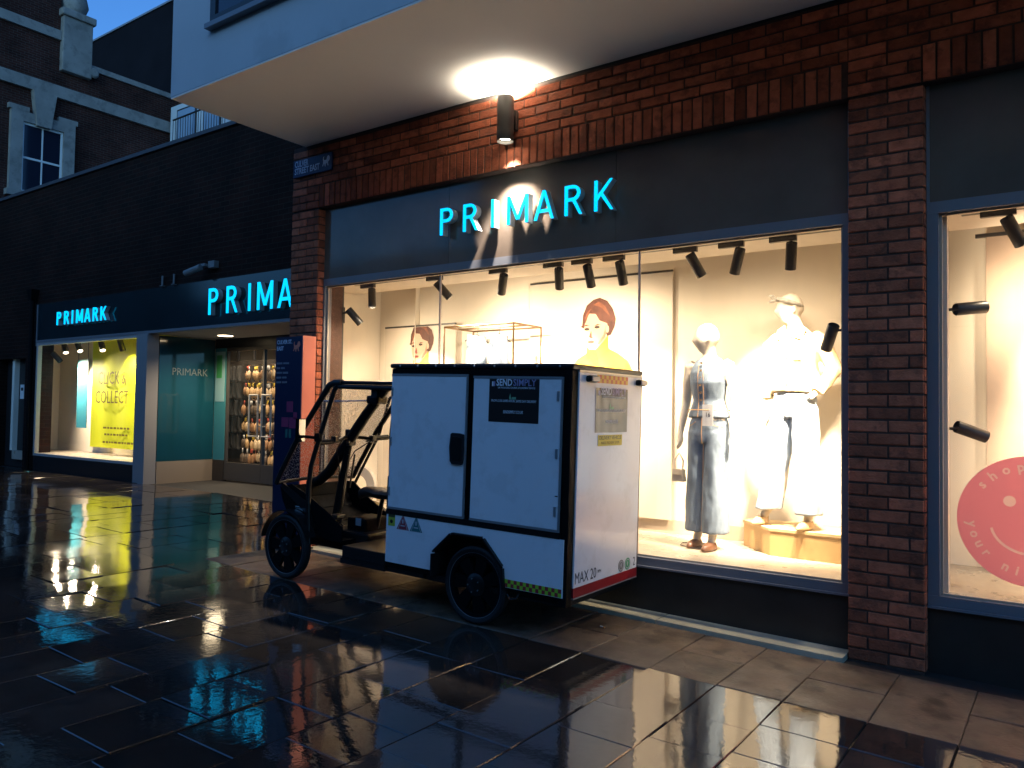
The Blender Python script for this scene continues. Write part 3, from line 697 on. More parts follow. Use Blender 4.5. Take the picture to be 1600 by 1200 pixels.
def mannequin_denim():
    t = thing('mannequin', (-2.275, .67, .446), 'mannequin in denim waistcoat and wide jeans carrying a small cream handbag', 'mannequin', 'dressed mannequins')
    t.rotation_euler = (0, 0, R(-6)); ORG[t.as_pointer()] = Vector((0, 0, 0))
    b = MB()
    loft(b, [(0, 0, .86, .14, .10), (0, 0, .95, .150, .105), (0, 0, 1.05, .115, .085), (0, -.005, 1.13, .108, .082), (0, -.012, 1.25, .135, .10), (0, -.005, 1.33, .145, .095), (0, .0, 1.40, .13, .07), (0, .005, 1.435, .075, .055), (0, .006, 1.47, .05, .05), (-.002, -.002, 1.56, .046, .048)])
    head(b, (-.012, -.02, 1.592), R(-62))
    for s in (-1, 1):
        b.tube([(s*.125, 0, 1.395), (s*.165, .0, 1.375), (s*.185, .01, 1.25), (s*.205, .02, 1.10), (s*.215, -.01, .98), (s*.222, -.04, .865)], [.045, .048, .042, .036, .032, .022], 12)
        hand(b, (s*.222, -.04, .87), (s*.03, -.08, -1), s, .5)
    for s, fy in ((-1, -.02), (1, -.075)):
        b.tube([(s*.075, fy, .35), (s*.075, fy, .10), (s*.075, fy-.03, .045)], [.045, .032, .03], 10)
    solid('figure', b, man, t, .010, 3)
    # waistcoat
    b = MB(); loft(b, [(0, 0, .985, .170, .120), (0, 0, 1.03, .152, .112), (0, -.003, 1.12, .125, .098), (0, -.012, 1.25, .147, .113), (0, -.008, 1.33, .148, .108), (0, -.003, 1.385, .128, .088), (0, .002, 1.425, .105, .066), (0, .004, 1.442, .080, .060)])
    wc = solid('waistcoat', b, denim, t, .010, 2, .004, 16)
    q = MB()
    for k in range(8): q.lathe([(0, 0), (.009, .002), (.009, -.006)], (-.012, -.122+.006*abs(k-3), 1.40-k*.056), (0, -1, 0), 10)
    q.build('buttons', mat('brass_button', (.5, .33, .16), .35, metal=.8), wc)
    MB().tube([(-.035, -.092, 1.41), (-.035, -.118, 1.3), (-.033, -.115, 1.2), (-.033, -.104, 1.1), (-.033, -.118, .99)], .0025, 5).tube([(.012, -.095, 1.41), (.012, -.122, 1.3), (.012, -.119, 1.2), (.012, -.106, 1.1), (.012, -.122, .99)], .0025, 5).build('placket_seam', stitch, wc)
    MB().lathe([(.158, -.004), (.160, 0), (.158, .004)], (0, 0, 1.045), (0, 0, 1), 24).build('waist_seam', stitch, wc)
    # wide jeans
    b = MB(); loft(b, [(0, 0, 1.0, .128, .10), (0, 0, .95, .150, .112), (0, .0, .86, .158, .120), (0, 0, .80, .150, .112)])
    for s, fy in ((-1, -.01), (1, -.045)):
        loft(b, [(s*.07, 0, .88, .088, .108), (s*.072, fy*.4, .72, .090, .108), (s*.074, fy*.7, .5, .088, .105), (s*.078, fy, .3, .092, .11), (s*.080, fy, .125, .10, .118)])
    je = solid('jeans', b, denim, t, .010, 2, .007, 12)
    MB().tube([(0, -.113, .985), (0, -.122, .86), (.002, -.112, .79)], .0028, 5).tube([(.006, -.10, .79), (.004, -.10, .5), (.004, -.12, .14)], .0025, 5).build('seam', stitch, je)
    MB().tube([(.05, -.118, .955), (.09, -.105, .93), (.14, -.05, .92)], .0022, 5).tube([(-.05, -.118, .955), (-.09, -.105, .93), (-.14, -.05, .92)], .0022, 5).build('pocket_seam', stitch, je)
    brown = mat('brown_shoe_leather', (.13, .06, .035), .35)
    for s, fy in ((-1, -.02), (1, -.085)):
        b = MB(); loft(b, [(s*.078, fy-.05, .004, .038, .105), (s*.078, fy-.05, .022, .040, .108), (s*.078, fy-.045, .045, .034, .095), (s*.078, fy-.02, .062, .026, .055)])
        solid('shoe', b, brown, t, .007, 2)
    boxo('price_card', (.018, -.140, .925), (.105, -.137, 1.085), M['offwhite'], t); txt('price', '16', M['black'], t, (.062, -.1405, .985), (1, 0, 0), (0, 0, 1), .045)
    MB().tube([(-.02, .09, .012), (-.14, .06, .012), (-.21, -.02, .012), (-.17, -.12, .012), (-.05, -.17, .012), (.02, -.15, .012)], .004, 6).build('stand_wire', M['black'], t)
    # bag is a thing of its own
    return t
mannequin_denim()
t = thing('handbag', (-2.505, .63, 1.0), 'small cream handbag hanging from the hand of the denim mannequin', 'handbag')
cr = mat('cream_leather', (.66, .57, .44), .4)
bx = MB(); bx.prism([(-2.55, .60, .935), (-2.45, .60, .935), (-2.462, .60, 1.03), (-2.538, .60, 1.03)], (0, .06, 0)); bx.build('bag_body', cr, t)
MB().tube([(-2.53, .63, 1.03), (-2.535, .63, 1.10), (-2.50, .63, 1.155), (-2.465, .63, 1.10), (-2.47, .63, 1.03)], .006, 7).build('handle', cr, t)
boxo('flap', (-2.54, .594, .99), (-2.46, .5995, 1.032), cr, t)

def mannequin_jacket():
    t = thing('mannequin', (-1.665, .80, .645), 'mannequin in beige jacket, pale jeans and head scarf on the wooden plinth', 'mannequin', 'dressed mannequins')
    t.rotation_euler = (0, 0, R(-14)); ORG[t.as_pointer()] = Vector((0, 0, 0))
    b = MB()
    loft(b, [(0, 0, .86, .14, .10), (0, 0, .95, .150, .105), (0, 0, 1.08, .112, .085), (0, -.012, 1.25, .135, .10), (0, 0, 1.40, .13, .07), (0, .004, 1.44, .07, .055), (-.006, -.004, 1.50, .05, .05), (-.015, -.014, 1.565, .047, .049)])
    head(b, (-.025, -.03, 1.596), R(-50))
    for s in (-1, 1): b.tube([(s*.10, 0, .5), (s*.13 if s < 0 else s*.11, -.01, .22), ((-.215 if s < 0 else .125), -.03, .10), ((-.225 if s < 0 else .125), -.06, .06)], [.055, .045, .032, .03], 10)
    b.tube([(-.205, -.03, .90), (-.205, -.05, .84)], [.024, .022], 10); hand(b, (-.205, -.05, .85), (-.05, -.1, -1), -1, .4)
    b.tube([(.19, -.06, .98), (.16, -.10, .94)], [.024, .024], 10)
    solid('figure', b, man, t, .010, 3)
    bg_ = mat('beige_cotton_jacket', (.58, .44, .25), .8, var=.05, vscale=12)
    b = MB(); loft(b, [(0, 0, .985, .175, .130), (0, 0, 1.02, .185, .135), (0, -.01, 1.15, .172, .130), (0, -.012, 1.28, .172, .125), (0, -.004, 1.37, .162, .10), (0, .002, 1.42, .12, .075), (0, .006, 1.455, .075, .062)])
    b.tube([(-.13, 0, 1.385), (-.20, .0, 1.33), (-.235, .02, 1.15), (-.215, -.02, .93)], [.058, .066, .060, .042], 12)
    b.tube([(.13, 0, 1.385), (.20, .01, 1.33), (.275, .05, 1.14), (.20, -.06, .985)], [.058, .068, .064, .045], 12)
    jk = solid('jacket', b, bg_, t, .010, 2, .008, 11)
    # collar leaves
    for s in (-1, 1): MB().prism([(s*.012, -.10, 1.385), (s*.10, -.095, 1.36), (s*.115, -.05, 1.44), (s*.055, -.05, 1.475)], (0, -.008, .004)).build('collar', bg_, jk)
    q = MB()
    for k in range(4): q.lathe([(0, 0), (.011, .002), (.011, -.007)], (0, -.143+.004*abs(k-1), 1.33-k*.095), (0, -1, 0), 10)
    q.build('buttons', mat('horn_button', (.35, .2, .1), .4), jk)
    boxo('pocket_flap', (.055, -.15, 1.21), (.135, -.118, 1.24), bg_, jk, c=.004)
    pale = mat('pale_blue_denim', (.36, .42, .50), .8, var=.08, vscale=18, bump=.3, bscale=160)
    b = MB(); loft(b, [(0, 0, 1.02, .125, .10), (0, 0, .95, .150, .112), (0, 0, .86, .156, .118), (-.01, 0, .80, .148, .11)])
    loft(b, [(-.07, 0, .88, .088, .108), (-.10, -.005, .70, .092, .108), (-.14, -.01, .46, .088, .10), (-.185, -.02, .2, .092, .105), (-.205, -.025, .115, .096, .108)])
    loft(b, [(.07, 0, .88, .088, .108), (.085, -.01, .70, .092, .108), (.10, -.02, .46, .088, .10), (.115, -.03, .2, .092, .105), (.12, -.03, .105, .096, .108)])
    solid('jeans', b, pale, t, .010, 2, .007, 12)
    sho = mat('tan_shoe_leather', (.50, .34, .18), .4)
    for x, y in ((-.235, -.09), (.125, -.09)):
        b = MB(); loft(b, [(x, y, .004, .036, .105), (x, y, .02, .038, .108), (x, y+.01, .045, .030, .085), (x, y+.03, .062, .024, .05)])
        sh = solid('shoe', b, sho, t, .007, 2); MB().tube([(x, y+.10, .055), (x, y+.105, .002)], [.012, .007], 8).build('heel', sho, sh)
    # head scarf with knot
    sc_ = mat('grey_print_scarf', (.34, .32, .28), .8, var=.4, vscale=60)
    q = MB(); c = Vector((-.025, -.03, 1.63)); pts = []
    for k in range(21):
        a = 2*math.pi*k/20; pts.append((c.x+.083*math.cos(a)-.006, c.y+.095*math.sin(a), c.z+.03*math.cos(a+R(150))+.012))
    q.tube(pts, .0145, 8, cap=False); s = q.build('head_scarf', sc_, t, smooth=True)
    MB().tube([(-.10, -.09, 1.665), (-.125, -.11, 1.69), (-.15, -.11, 1.70)], [.012, .017, .008], 8).tube([(-.10, -.09, 1.665), (-.135, -.10, 1.66), (-.16, -.10, 1.65)], [.012, .015, .006], 8).build('scarf_knot', sc_, s, smooth=True)
    return t
mannequin_jacket()

# ================================================================ plinth, ring, shadow panel, sticker
wood = mat('pale_ply', (.55, .36, .16), .5, var=.08, vscale=9)
t = thing('wooden_plinth', (-1.62, .85, .446), 'pale wooden plinth with angled corner under the beige jacket mannequin', 'plinth')
P0 = [(-2.10, .96), (-1.80, .64), (-1.20, .62), (-1.20, 1.10), (-2.05, 1.10)]
MB().prism([(x, y, .4465) for x, y in P0], (0, 0, .176)).build('body', wood, t)
MB().prism([(x*1.002-.004, y-.004, .6227) for x, y in P0], (0, 0, .02)).build('top_board', mat('pale_ply_top', (.60, .44, .24), .45, var=.05, vscale=9), t)
t = thing('display_ring', (-6.05, .6, .446), 'pale grey ring shaped prop standing low at the left of the window', 'display prop')
MB().lathe([(.115, -.03), (.21, -.03), (.21, .03), (.115, .03)], (-6.14, .72, .655), (.25, -1, 0), 40, closed=True).build('ring', mat('grey_prop', (.42, .40, .38), .6), t, smooth=True)
t = thing('shadow_panel', (.3, .9, .6), 'tall plain taupe panel in place of a shadow in the right window', 'banner')  # taupe sheet and bar stand in for a shadow on the back wall
boxo('cloth', (-.47, .93, .62), (.9, .94, 2.66), mat('taupe_shadow_tone', (.40, .30, .23), .8, var=.08, vscale=5), t); boxo('top_bar', (-.53, .92, 2.6605), (.92, .95, 2.6845), M['lampblack'], t)
t = thing('window_sticker', (-.2, .03, .55), 'round pink smiling face sticker on the right shop window', 'sticker')
pink = vinyl('pink_vinyl', (.93, .55, .60), .72); pinkl = vinyl('pale_pink_print', (.98, .84, .80), .75)
SX, SZ, SR = -.195, .90, .355; YS = .034
disc = MB().lathe([(0, 0), (SR, 0), (SR, .001), (0, .001)], (SX, YS, SZ), (0, -1, 0), 64).build('disc', pink, t)
CUT = []
def pale(o):
    """the pale print is let into the pink film, so both pass the light of the room"""
    c = o.copy(); c.data = o.data.copy(); col.objects.link(c); c.parent = None; c.location = t.location
    for v in c.data.vertices: v.co.y = (v.co.y-(YS-.0005-t.location.y))*30+(YS-.0005-t.location.y)
    CUT.append(c); return o
for s in (-1, 1): pale(MB().lathe([(0, 0), (.030, 0), (.030, .0008), (0, .0008)], (SX+s*.10, YS-.0001, SZ+.105), (0, -1, 0), 24).build('eye', pinkl, t))
pts = [(SX+.19*math.cos(R(a)), YS-.0009, SZ-.02+.16*math.sin(R(a))) for a in range(-170, -9, 8)]
nrm = []
for i_, a in enumerate(pts):
    d = (Vector(pts[min(i_+1, len(pts)-1)])-Vector(pts[max(i_-1, 0)])).normalized(); nrm.append(Vector((-d.z, 0, d.x))*.007)
loop = [(Vector(p)+n)[:] for p, n in zip(pts, nrm)]+[(Vector(p)-n)[:] for p, n in reversed(list(zip(pts, nrm)))]
pale(MB().prism(loop, (0, .0008, 0)).build('smile', pinkl, t))
def arc_text(s, r, a_mid, step, top):
    n = len(s)
    for k, ch in enumerate(s):
        if ch == ' ': continue
        a = R(a_mid+(k-(n-1)/2)*(-step if top else step)); rad = Vector((math.cos(a), 0, math.sin(a)))
        right = Vector((math.sin(a), 0, -math.cos(a))) if top else Vector((-math.sin(a), 0, math.cos(a)))
        up = rad if top else -rad
        pale(txt('letter', ch, pinkl, t, (SX+rad.x*r, YS-.0005, SZ+rad.z*r), right, up, .072, thick=.0008, bold=.002))
arc_text('shop the', .262, 92, 14, True); arc_text('your nightwear', .318, 262, 11.5, False)
cb = bmesh.new()
for c in CUT:
    tmp = c.data.copy(); tmp.transform(Matrix.Translation(c.location)); cb.from_mesh(tmp); bpy.data.meshes.remove(tmp); bpy.data.objects.remove(c)
cm = bpy.data.meshes.new('cutter'); cb.to_mesh(cm); cb.free(); co = bpy.data.objects.new('cutter', cm); col.objects.link(co)
bo = disc.modifiers.new('cut', 'BOOLEAN'); bo.operation = 'DIFFERENCE'; bo.solver = 'EXACT'; bo.object = co; bo.use_self = True
dm = bpy.data.meshes.new_from_object(disc.evaluated_get(bpy.context.evaluated_depsgraph_get())); disc.modifiers.clear(); disc.data = dm; bpy.data.objects.remove(co)

# ================================================================ lower wing with the entrance
YL = 1.70
t = thing('brick_wing', (-14, 2, .2), 'long low dark brick wing with flat parapet left of the overhang', 'building')
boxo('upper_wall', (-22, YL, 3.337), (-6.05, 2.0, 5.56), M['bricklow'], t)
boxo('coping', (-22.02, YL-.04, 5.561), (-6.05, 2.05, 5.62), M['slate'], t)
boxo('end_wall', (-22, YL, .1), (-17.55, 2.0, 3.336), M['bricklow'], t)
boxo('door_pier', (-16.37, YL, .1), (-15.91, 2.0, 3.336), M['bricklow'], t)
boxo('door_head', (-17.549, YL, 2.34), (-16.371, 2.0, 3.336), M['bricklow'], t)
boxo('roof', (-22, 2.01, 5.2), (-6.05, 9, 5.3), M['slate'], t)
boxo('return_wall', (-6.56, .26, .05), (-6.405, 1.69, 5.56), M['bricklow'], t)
t = thing('service_door', (-16.96, 1.9, .22), 'dark service door with small white notice at the far left', 'door')
boxo('door_leaf', (-17.54, 1.86, .221), (-16.38, 1.91, 2.335), mat('dark_door_paint', (.018, .016, .016), .5), t)
boxo('notice', (-16.93, 1.853, 1.56), (-16.77, 1.859, 1.84), M['offwhite'], t); boxo('notice_print', (-16.90, 1.8515, 1.72), (-16.80, 1.8529, 1.78), M['black'], t)
MB().tube([(-16.50, 1.858, 1.15), (-16.50, 1.81, 1.15), (-16.60, 1.81, 1.15)], .012, 8).build('handle', M['chrome'], t)
t = thing('drainpipe', (-15.99, 1.62, .22), 'dark drainpipe with hopper head beside the yellow banner window', 'drainpipe')
MB().tube([(-16.0, 1.63, .22), (-16.0, 1.63, 3.42)], .04, 10).build('pipe', M['blackr'], t)
MB().prism([(-16.1, 1.56, 3.62), (-15.9, 1.56, 3.62), (-15.95, 1.58, 3.42), (-16.05, 1.58, 3.42)], (0, .138, 0)).build('hopper', M['blackr'], t)
t = thing('security_camera', (-10.45, 1.69, 3.45), 'small white security camera on a bracket above the entrance sign', 'security camera')
boxo('bracket', (-10.35, 1.62, 3.50), (-10.20, 1.699, 3.60), mat('grey_fitting', (.16, .17, .18), .5), t); boxo('arm', (-10.52, 1.56, 3.52), (-10.351, 1.64, 3.56), mat('grey_fitting', (.16, .17, .18), .5), t)
MB().tube([(-10.66, 1.45, 3.42), (-10.38, 1.52, 3.50)], .045, 12).build('body', mat('grey_fitting', (.16, .17, .18), .5), t); MB().tube([(-10.47, 1.5, 3.46), (-10.47, 1.57, 3.54)], .015, 8).build('joint', mat('grey_fitting', (.16, .17, .18), .5), t)
for x in (-11.62, -11.3):
    s = thing('wall_bracket', (x, 1.69, 3.36), 'short pale bracket standing on the fascia, %s of two' % ('left' if x < -11.5 else 'right'), 'bracket', 'brackets on the fascia')
    MB().tube([(x, 1.66, 3.338), (x, 1.66, 3.50)], .016, 8).build('rod', mat('grey_fitting', (.16, .17, .18), .5), s); boxo('foot', (x-.03, 1.63, 3.3365), (x+.03, 1.69, 3.3455), mat('grey_fitting', (.16, .17, .18), .5), s)

t = thing('entrance_shopfront', (-11, YL, .22), 'dark shop front with yellow banner window, recessed entrance and large lit sign', 'shop front')
fw = mat('dark_teal_fascia', (.010, .022, .028), .12, var=.2, vscale=1.2)
for k in range(4): boxo('fascia_panel', (-15.9+k*2.455, 1.692, 2.66), (-15.9+(k+1)*2.455-.004, 1.72, 3.336), fw, t)
boxo('fascia_lower_trim', (-15.9, 1.675, 2.615), (-6.08, 1.73, 2.659), M['alu'], t)
boxo('fascia_end', (-15.93, 1.68, 2.55), (-15.901, 1.73, 3.336), M['alu'], t)
fr = MB().box((-15.9, 1.685, .50), (-15.84, 1.76, 2.614)).box((-15.839, 1.687, 2.56), (-12.33, 1.758, 2.614)).box((-15.839, 1.687, .50), (-12.33, 1.758, .545)).build('window_frame', mat('pale_frame', (.34, .33, .33), .4), t)
boxo('pane', (-15.838, 1.715, .546), (-12.331, 1.722, 2.559), M['glass'], t)
boxo('stall_riser', (-15.9, 1.695, .15), (-12.33, 1.76, .499), M['black'], t)
pm = mat('pale_pilaster_cladding', (.24, .235, .24), .35)
boxo('pilaster', (-12.328, 1.66, .15), (-12.005, 1.86, 2.614), pm, t)
boxo('teal_side_panel', (-12.06, 1.87, .565), (-12.004, 2.878, 2.60), M['tealglass'], t)
boxo('kick_panel', (-12.06, 1.87, .15), (-11.995, 2.878, .562), mat('brushed_steel_kick', (.30, .24, .18), .35, metal=.2), t)
boxo('porch_ceiling', (-12.06, 1.735, 2.615), (-8.0, 2.90, 2.66), mat('porch_ceiling_paint', (.40, .37, .34), .6), t)
boxo('porch_side_wall', (-8.30, 1.74, .15), (-8.0, 2.90, 2.614), M['black'], t)
boxo('plain_front', (-7.999, 1.70, .10), (-6.33, 1.76, 2.614), M['black'], t)
boxo('door_header', (-12.003, 2.88, 2.46), (-8.301, 2.96, 2.614), M['black'], t)
tl = mat('pale_teal_side_light', (.05, .22, .25), .15, coat=.5)
boxo('teal_side_light', (-12.003, 2.885, .56), (-11.69, 2.93, 2.459), tl, t)
MB().box((-11.98, 2.882, 1.55), (-11.72, 2.8848, 2.40)).build('side_light_print', mat('pale_print', (.24, .42, .43), .4), t); boxo('side_light_print', (-11.95, 2.8795, 1.95), (-11.80, 2.8818, 2.34), mat('green_print', (.05, .30, .10), .4), t)
boxo('side_light_base', (-12.003, 2.875, .15), (-11.69, 2.95, .559), M['riser'], t)
ghost = mat('faint_silver_reflection', (.16, .19, .19), .35)
txt('mirrored_lettering', 'PRIMARK', ghost, t, (-12.0025, 2.42, 1.94), (0, 1, 0), (0, 0, 1), .17, sx=.95)  # ghost of the mirrored sign, painted on the teal panel as pale letters
dsteel = mat('door_rail', (.05, .045, .04), .4)
for x0, x1, hx in ((-11.688, -10.704, -1), (-10.700, -9.702, 1)):
    d = MB().box((x0, 2.89, .235), (x1, 2.945, .53)).box((x0, 2.89, 2.40), (x1, 2.945, 2.459)).box((x0, 2.892, .531), (x0+.03, 2.943, 2.399)).box((x1-.012, 2.892, .531), (x1, 2.943, 2.399)).build('door', dsteel, t)
    boxo('pane', (x0+.031, 2.912, .531), (x1-.013, 2.922, 2.399), M['glass'], d)
    for hh in (.10, .30):
        x = (-10.702+hx*hh)
    xa, xb = -10.702+hx*.05, -10.702+hx*.28
    MB().tube([(xa, 2.85, 1.66), (xb, 2.85, 1.66), (xb, 2.85, .99), (xa, 2.85, .99), (xa, 2.85, 1.66)], .016, 10).tube([(xa, 2.85, 1.5), (xa, 2.908, 1.5)], .01, 8).tube([(xa, 2.85, 1.15), (xa, 2.908, 1.15)], .01, 8).build('handle', mat('satin_steel', (.55, .52, .48), .3, metal=.5), d)
boxo('side_screen', (-9.70, 2.89, .235), (-8.301, 2.95, 2.459), M['riser'], t)
t = thing('porch_light', (-11.05, 2.42, 2.61), 'round glowing ceiling light in the entrance porch', 'ceiling light')
MB().lathe([(.0, 2.598), (.12, 2.598), (.14, 2.602), (.14, 2.6148)], (-11.05, 2.42, 0), (0, 0, 1), 28).build('rim', M['sash'], t)
MB().lathe([(.0, 2.5945), (.118, 2.5965)], (-11.05, 2.42, 0), (0, 0, 1), 24).build('diffuser', mat('porch_glow', (.9, .8, .6), .4, emit=(1, .78, .48), estr=9), t)
spotlight('porch_beam', t, (-11.05, 2.42, 2.585), (-11.05, 2.42, 0), 260, (1, .78, .50), 150, .8, .11)

# ---- inside the entrance
tag(boxo('shop_floor', (-22, 2.96, .12), (-6.4, 8.0, .235), M['dfloor']), kind='structure')
tag(boxo('shop_back_wall', (-22, 7.0, .236), (-6.4, 7.1, 3.2), M['cream']), kind='structure')
tag(boxo('shop_ceiling', (-22, 3.0, 3.05), (-6.4, 7.0, 3.15), M['ceil']), kind='structure')
for x in (-12.3, -10.6):
    s = thing('shop_ceiling_lamp', (x, 3.55, 3.0), 'round lamp on the shop ceiling behind the doors, %s one' % ('left' if x < -11 else 'right'), 'ceiling lamp', 'lamps inside the shop')
    MB().lathe([(0, 3.0), (.15, 3.0), (.16, 3.0499)], (x, 3.45, 0), (0, 0, 1), 20).build('disc', LENS, s)
    spotlight('beam', s, (x, 3.45, 2.98), (x-.6, 4.3, 1.0), 130, WARM, 130, .8, .12)
rk = thing('sock_display_rack', (-12.2, 4.2, .236), 'tall black merchandise rack full of hanging packs behind the glass doors', 'rack')
boxo('back_panel', (-13.4, 4.10, .30), (-9.6, 4.14, 2.35), mat('rack_back', (.018, .012, .009), .7), rk)
boxo('base', (-13.4, 3.75, .2365), (-9.6, 4.16, .42), M['black'], rk)
rows_s = [2.22, 1.90, 1.58, 1.27, .96, .70]
for z in rows_s: MB().tube([(-13.3, 3.86, z+.02), (-9.7, 3.86, z+.02)], .010, 6).build('bar', M['chrome'], rk)
MB().box((-13.1, 4.08, 2.351), (-13.06, 4.12, 2.6)).box((-12.6, 4.08, 2.351), (-12.56, 4.12, 2.6)).box((-13.1, 4.08, 2.6), (-12.56, 4.12, 2.64)).build('header_frame', M['black'], rk)
tans = [mat('pack_tan_%s' % n, c, .5) for n, c in (('one', (.52, .34, .17)), ('two', (.55, .42, .27)), ('three', (.32, .17, .08)), ('four', (.10, .07, .05)))]
yel = mat('yellow_hang_card', (.75, .55, .06), .5); redc = mat('red_hang_card', (.5, .08, .05), .5)
def pack_mesh(i, m, card):
    b = MB(); b.use(card).box((-.022, -.004, -.06), (.022, .004, 0)); b.use(m)
    for s in (-1, 1):
        bm = bmesh.new(); bmesh.ops.create_icosphere(bm, subdivisions=1, radius=1)
        for v in bm.verts: v.co = Vector((s*.032+v.co.x*.034, v.co.y*.035-.004, -.145+v.co.z*(.085)))
        b.bm(bm)
    me = bpy.data.meshes.new('slipper_pack'); me.from_pydata(b.v, [], b.f)
    for q in b.mats: me.materials.append(q)
    me.polygons.foreach_set('material_index', b.m); me.polygons.foreach_set('use_smooth', [True]*len(me.polygons)); return me
packs = [pack_mesh(i, m, (yel, M['offwhite'], redc, M['offwhite'])[i]) for i, m in enumerate(tans)]
rg = random.Random(5); ORD = ['first', 'second', 'third', 'fourth', 'fifth', 'sixth', 'seventh', 'eighth', 'ninth', 'tenth']; rown = ['top', 'second', 'third', 'fourth', 'fifth', 'bottom']
for r_, z in enumerate(rows_s):
    for c_ in range(10):
        o = bpy.data.objects.new('slipper_pack', packs[(0 if r_ < 2 and rg.random() < .5 else rg.randrange(4))]); col.objects.link(o)
        o.location = (-12.44+c_*.112+rg.uniform(-.02, .02), 3.82+rg.uniform(-.03, .03), z+rg.uniform(-.02, .01)); o.rotation_euler = (rg.uniform(-.1, .1), rg.uniform(-.12, .12), rg.uniform(-.5, .5)); k = rg.uniform(1.0, 1.3); o.scale = (k, k, k)
        tag(o, 'tan slipper pack hanging %s from the left in the %s row behind the doors' % (ORD[c_], rown[r_]), 'slipper pack', 'slipper packs, %s row' % rown[r_])
def sock_mesh():
    b = MB(); b.tube([(0, 0, 0), (0, 0, -.06), (.0, -.01, -.18), (.035, -.015, -.26), (.075, -.02, -.275)], [.022, .030, .032, .032, .018], 8)
    me = bpy.data.meshes.new('sock_pack'); me.from_pydata(b.v, [], b.f); me.materials.append(mat('black_sock', (.007, .006, .006), .8)); me.polygons.foreach_set('use_smooth', [True]*len(me.polygons)); return me
sm = sock_mesh()
for r_, z in enumerate(rows_s[:5]):
    for c_ in range(6):
        o = bpy.data.objects.new('sock_pack', sm); col.objects.link(o); o.location = (-13.08+c_*.105+rg.uniform(-.01, .01), 3.80+rg.uniform(-.03, .02), z+.01); o.rotation_euler = (0, rg.uniform(-.08, .08), rg.uniform(-.3, .3)); o.scale = (1.1, 1.3, 1.05)
        tag(o, 'black sock pack hanging %s from the left in the %s row of the rack' % (ORD[c_], rown[r_]), 'sock pack', 'black sock packs, %s row' % rown[r_])

# ---- yellow banner window
tag(boxo('display_floor', (-17.0, 1.77, .38), (-12.07, 2.9, .545), M['dfloor']), kind='structure')
tag(boxo('display_back_wall', (-17.0, 2.62, .546), (-12.07, 2.72, 2.9), M['cream']), kind='structure')
tag(boxo('display_side_wall', (-17.1, 1.77, .546), (-17.0, 2.72, 2.9), M['cream']), kind='structure')
tag(boxo('display_ceiling', (-17.0, 1.77, 2.70), (-12.07, 2.61, 2.8), M['ceil']), kind='structure')
t = thing('yellow_banner', (-13.6, 2.3, .7), 'bright yellow CLICK & COLLECT banner hanging in the left window', 'banner')
yb = mat('lemon_banner', (.66, .72, .012), .6, var=.03, vscale=3); yd = mat('ochre_print', (.15, .12, .01), .6)
n = 24; vs = []; 
for i in range(n+1):
    x = -15.02+i*(2.55/n); y = 2.30+.012*math.sin(i*.9)+.01*math.sin(i*.37)
    vs += [(x, y, .68), (x, y, 2.69)]
b = MB(); b.add(vs+[(v[0], v[1]+.004, v[2]) for v in vs], [(2*i, 2*i+2, 2*i+3, 2*i+1) for i in range(n)]+[(2*n+2+2*i+1, 2*n+2+2*i+3, 2*n+2+2*i+2, 2*n+2+2*i) for i in range(n)]); b.build('cloth', yb, t, smooth=True, recalc=False)
txt('lettering', 'CLICK &', yd, t, (-14.22, 2.262, 1.78), (1, 0, 0), (0, 0, 1), .33, sx=.82); txt('lettering', 'COLLECT', yd, t, (-14.22, 2.262, 1.43), (1, 0, 0), (0, 0, 1), .33, sx=.82)
q = MB()
for (x0, x1, z) in ((-14.5, -13.6, 1.03), (-14.45, -13.68, .91), (-14.5, -13.5, .77)):
    x = x0
    while x < x1: w_ = rg.uniform(.05, .12); q.box((x, 2.270, z), (x+w_, 2.2715, z+.035)); x += w_+.03
q.build('small_print', yd, t)
t = thing('blue_panel', (-15.6, 2.35, 1.0), 'narrow blue hanging panel left of the yellow banner', 'banner')
boxo('cloth', (-15.66, 2.34, 1.02), (-15.27, 2.35, 2.33), mat('turquoise_print', (.03, .24, .33), .6), t); boxo('strap', (-15.66, 2.34, 2.3305), (-15.64, 2.346, 2.698), M['alu'], t); boxo('strap', (-15.29, 2.34, 2.3305), (-15.27, 2.346, 2.698), M['alu'], t)
track((-16.02, 1.96, .546), (-15.98, 2.0, 2.699), 'upright dark lamp track in the yellow banner window')
def spot2(x, aim, label, pw):
    t = thing('spot_lamp', (x, 1.98, 2.6), label, 'spot lamp', 'spot lamps in the yellow banner window'); p = Vector((x, 1.98, 2.585)); d = (Vector(aim)-p).normalized(); a = p-d*.03; r = .05; L = .22
    boxo('track_adapter', (x-.12, 1.955, 2.66), (x+.08, 2.005, 2.6985), M['lampblack'], t); MB().tube([(x, 1.98, 2.66), p], .012, 8).build('stem', M['lampblack'], t)
    MB().lathe([(r*.9, 0), (r, 0), (r, L), (r*.88, L), (r*.86, L-.02)], a, d, 18).build('can', M['lampblack'], t, smooth=True); MB().lathe([(0, L-.004), (r*.87, L-.003)], a, d, 16).build('lens', LENS, t)
    spotlight('beam', t, a+d*(L+.006), a+d*2, pw, WARM, 115, 1., .03)
spot2(-15.45, (-15.0, 1.90, 1.9), 'first spot lamp in the yellow banner window', 45)
spot2(-14.95, (-14.35, 1.95, 1.9), 'second spot lamp in the yellow banner window', 45)
spot2(-14.10, (-13.65, 1.92, 1.9), 'third spot lamp in the yellow banner window', 45)
spot2(-13.45, (-13.60, 2.3, 1.85), 'fourth spot lamp in the yellow banner window, pointing at the banner', 120)
spot2(-12.80, (-13.05, 2.3, 1.8), 'last spot lamp in the yellow banner window, at its right end', 190)
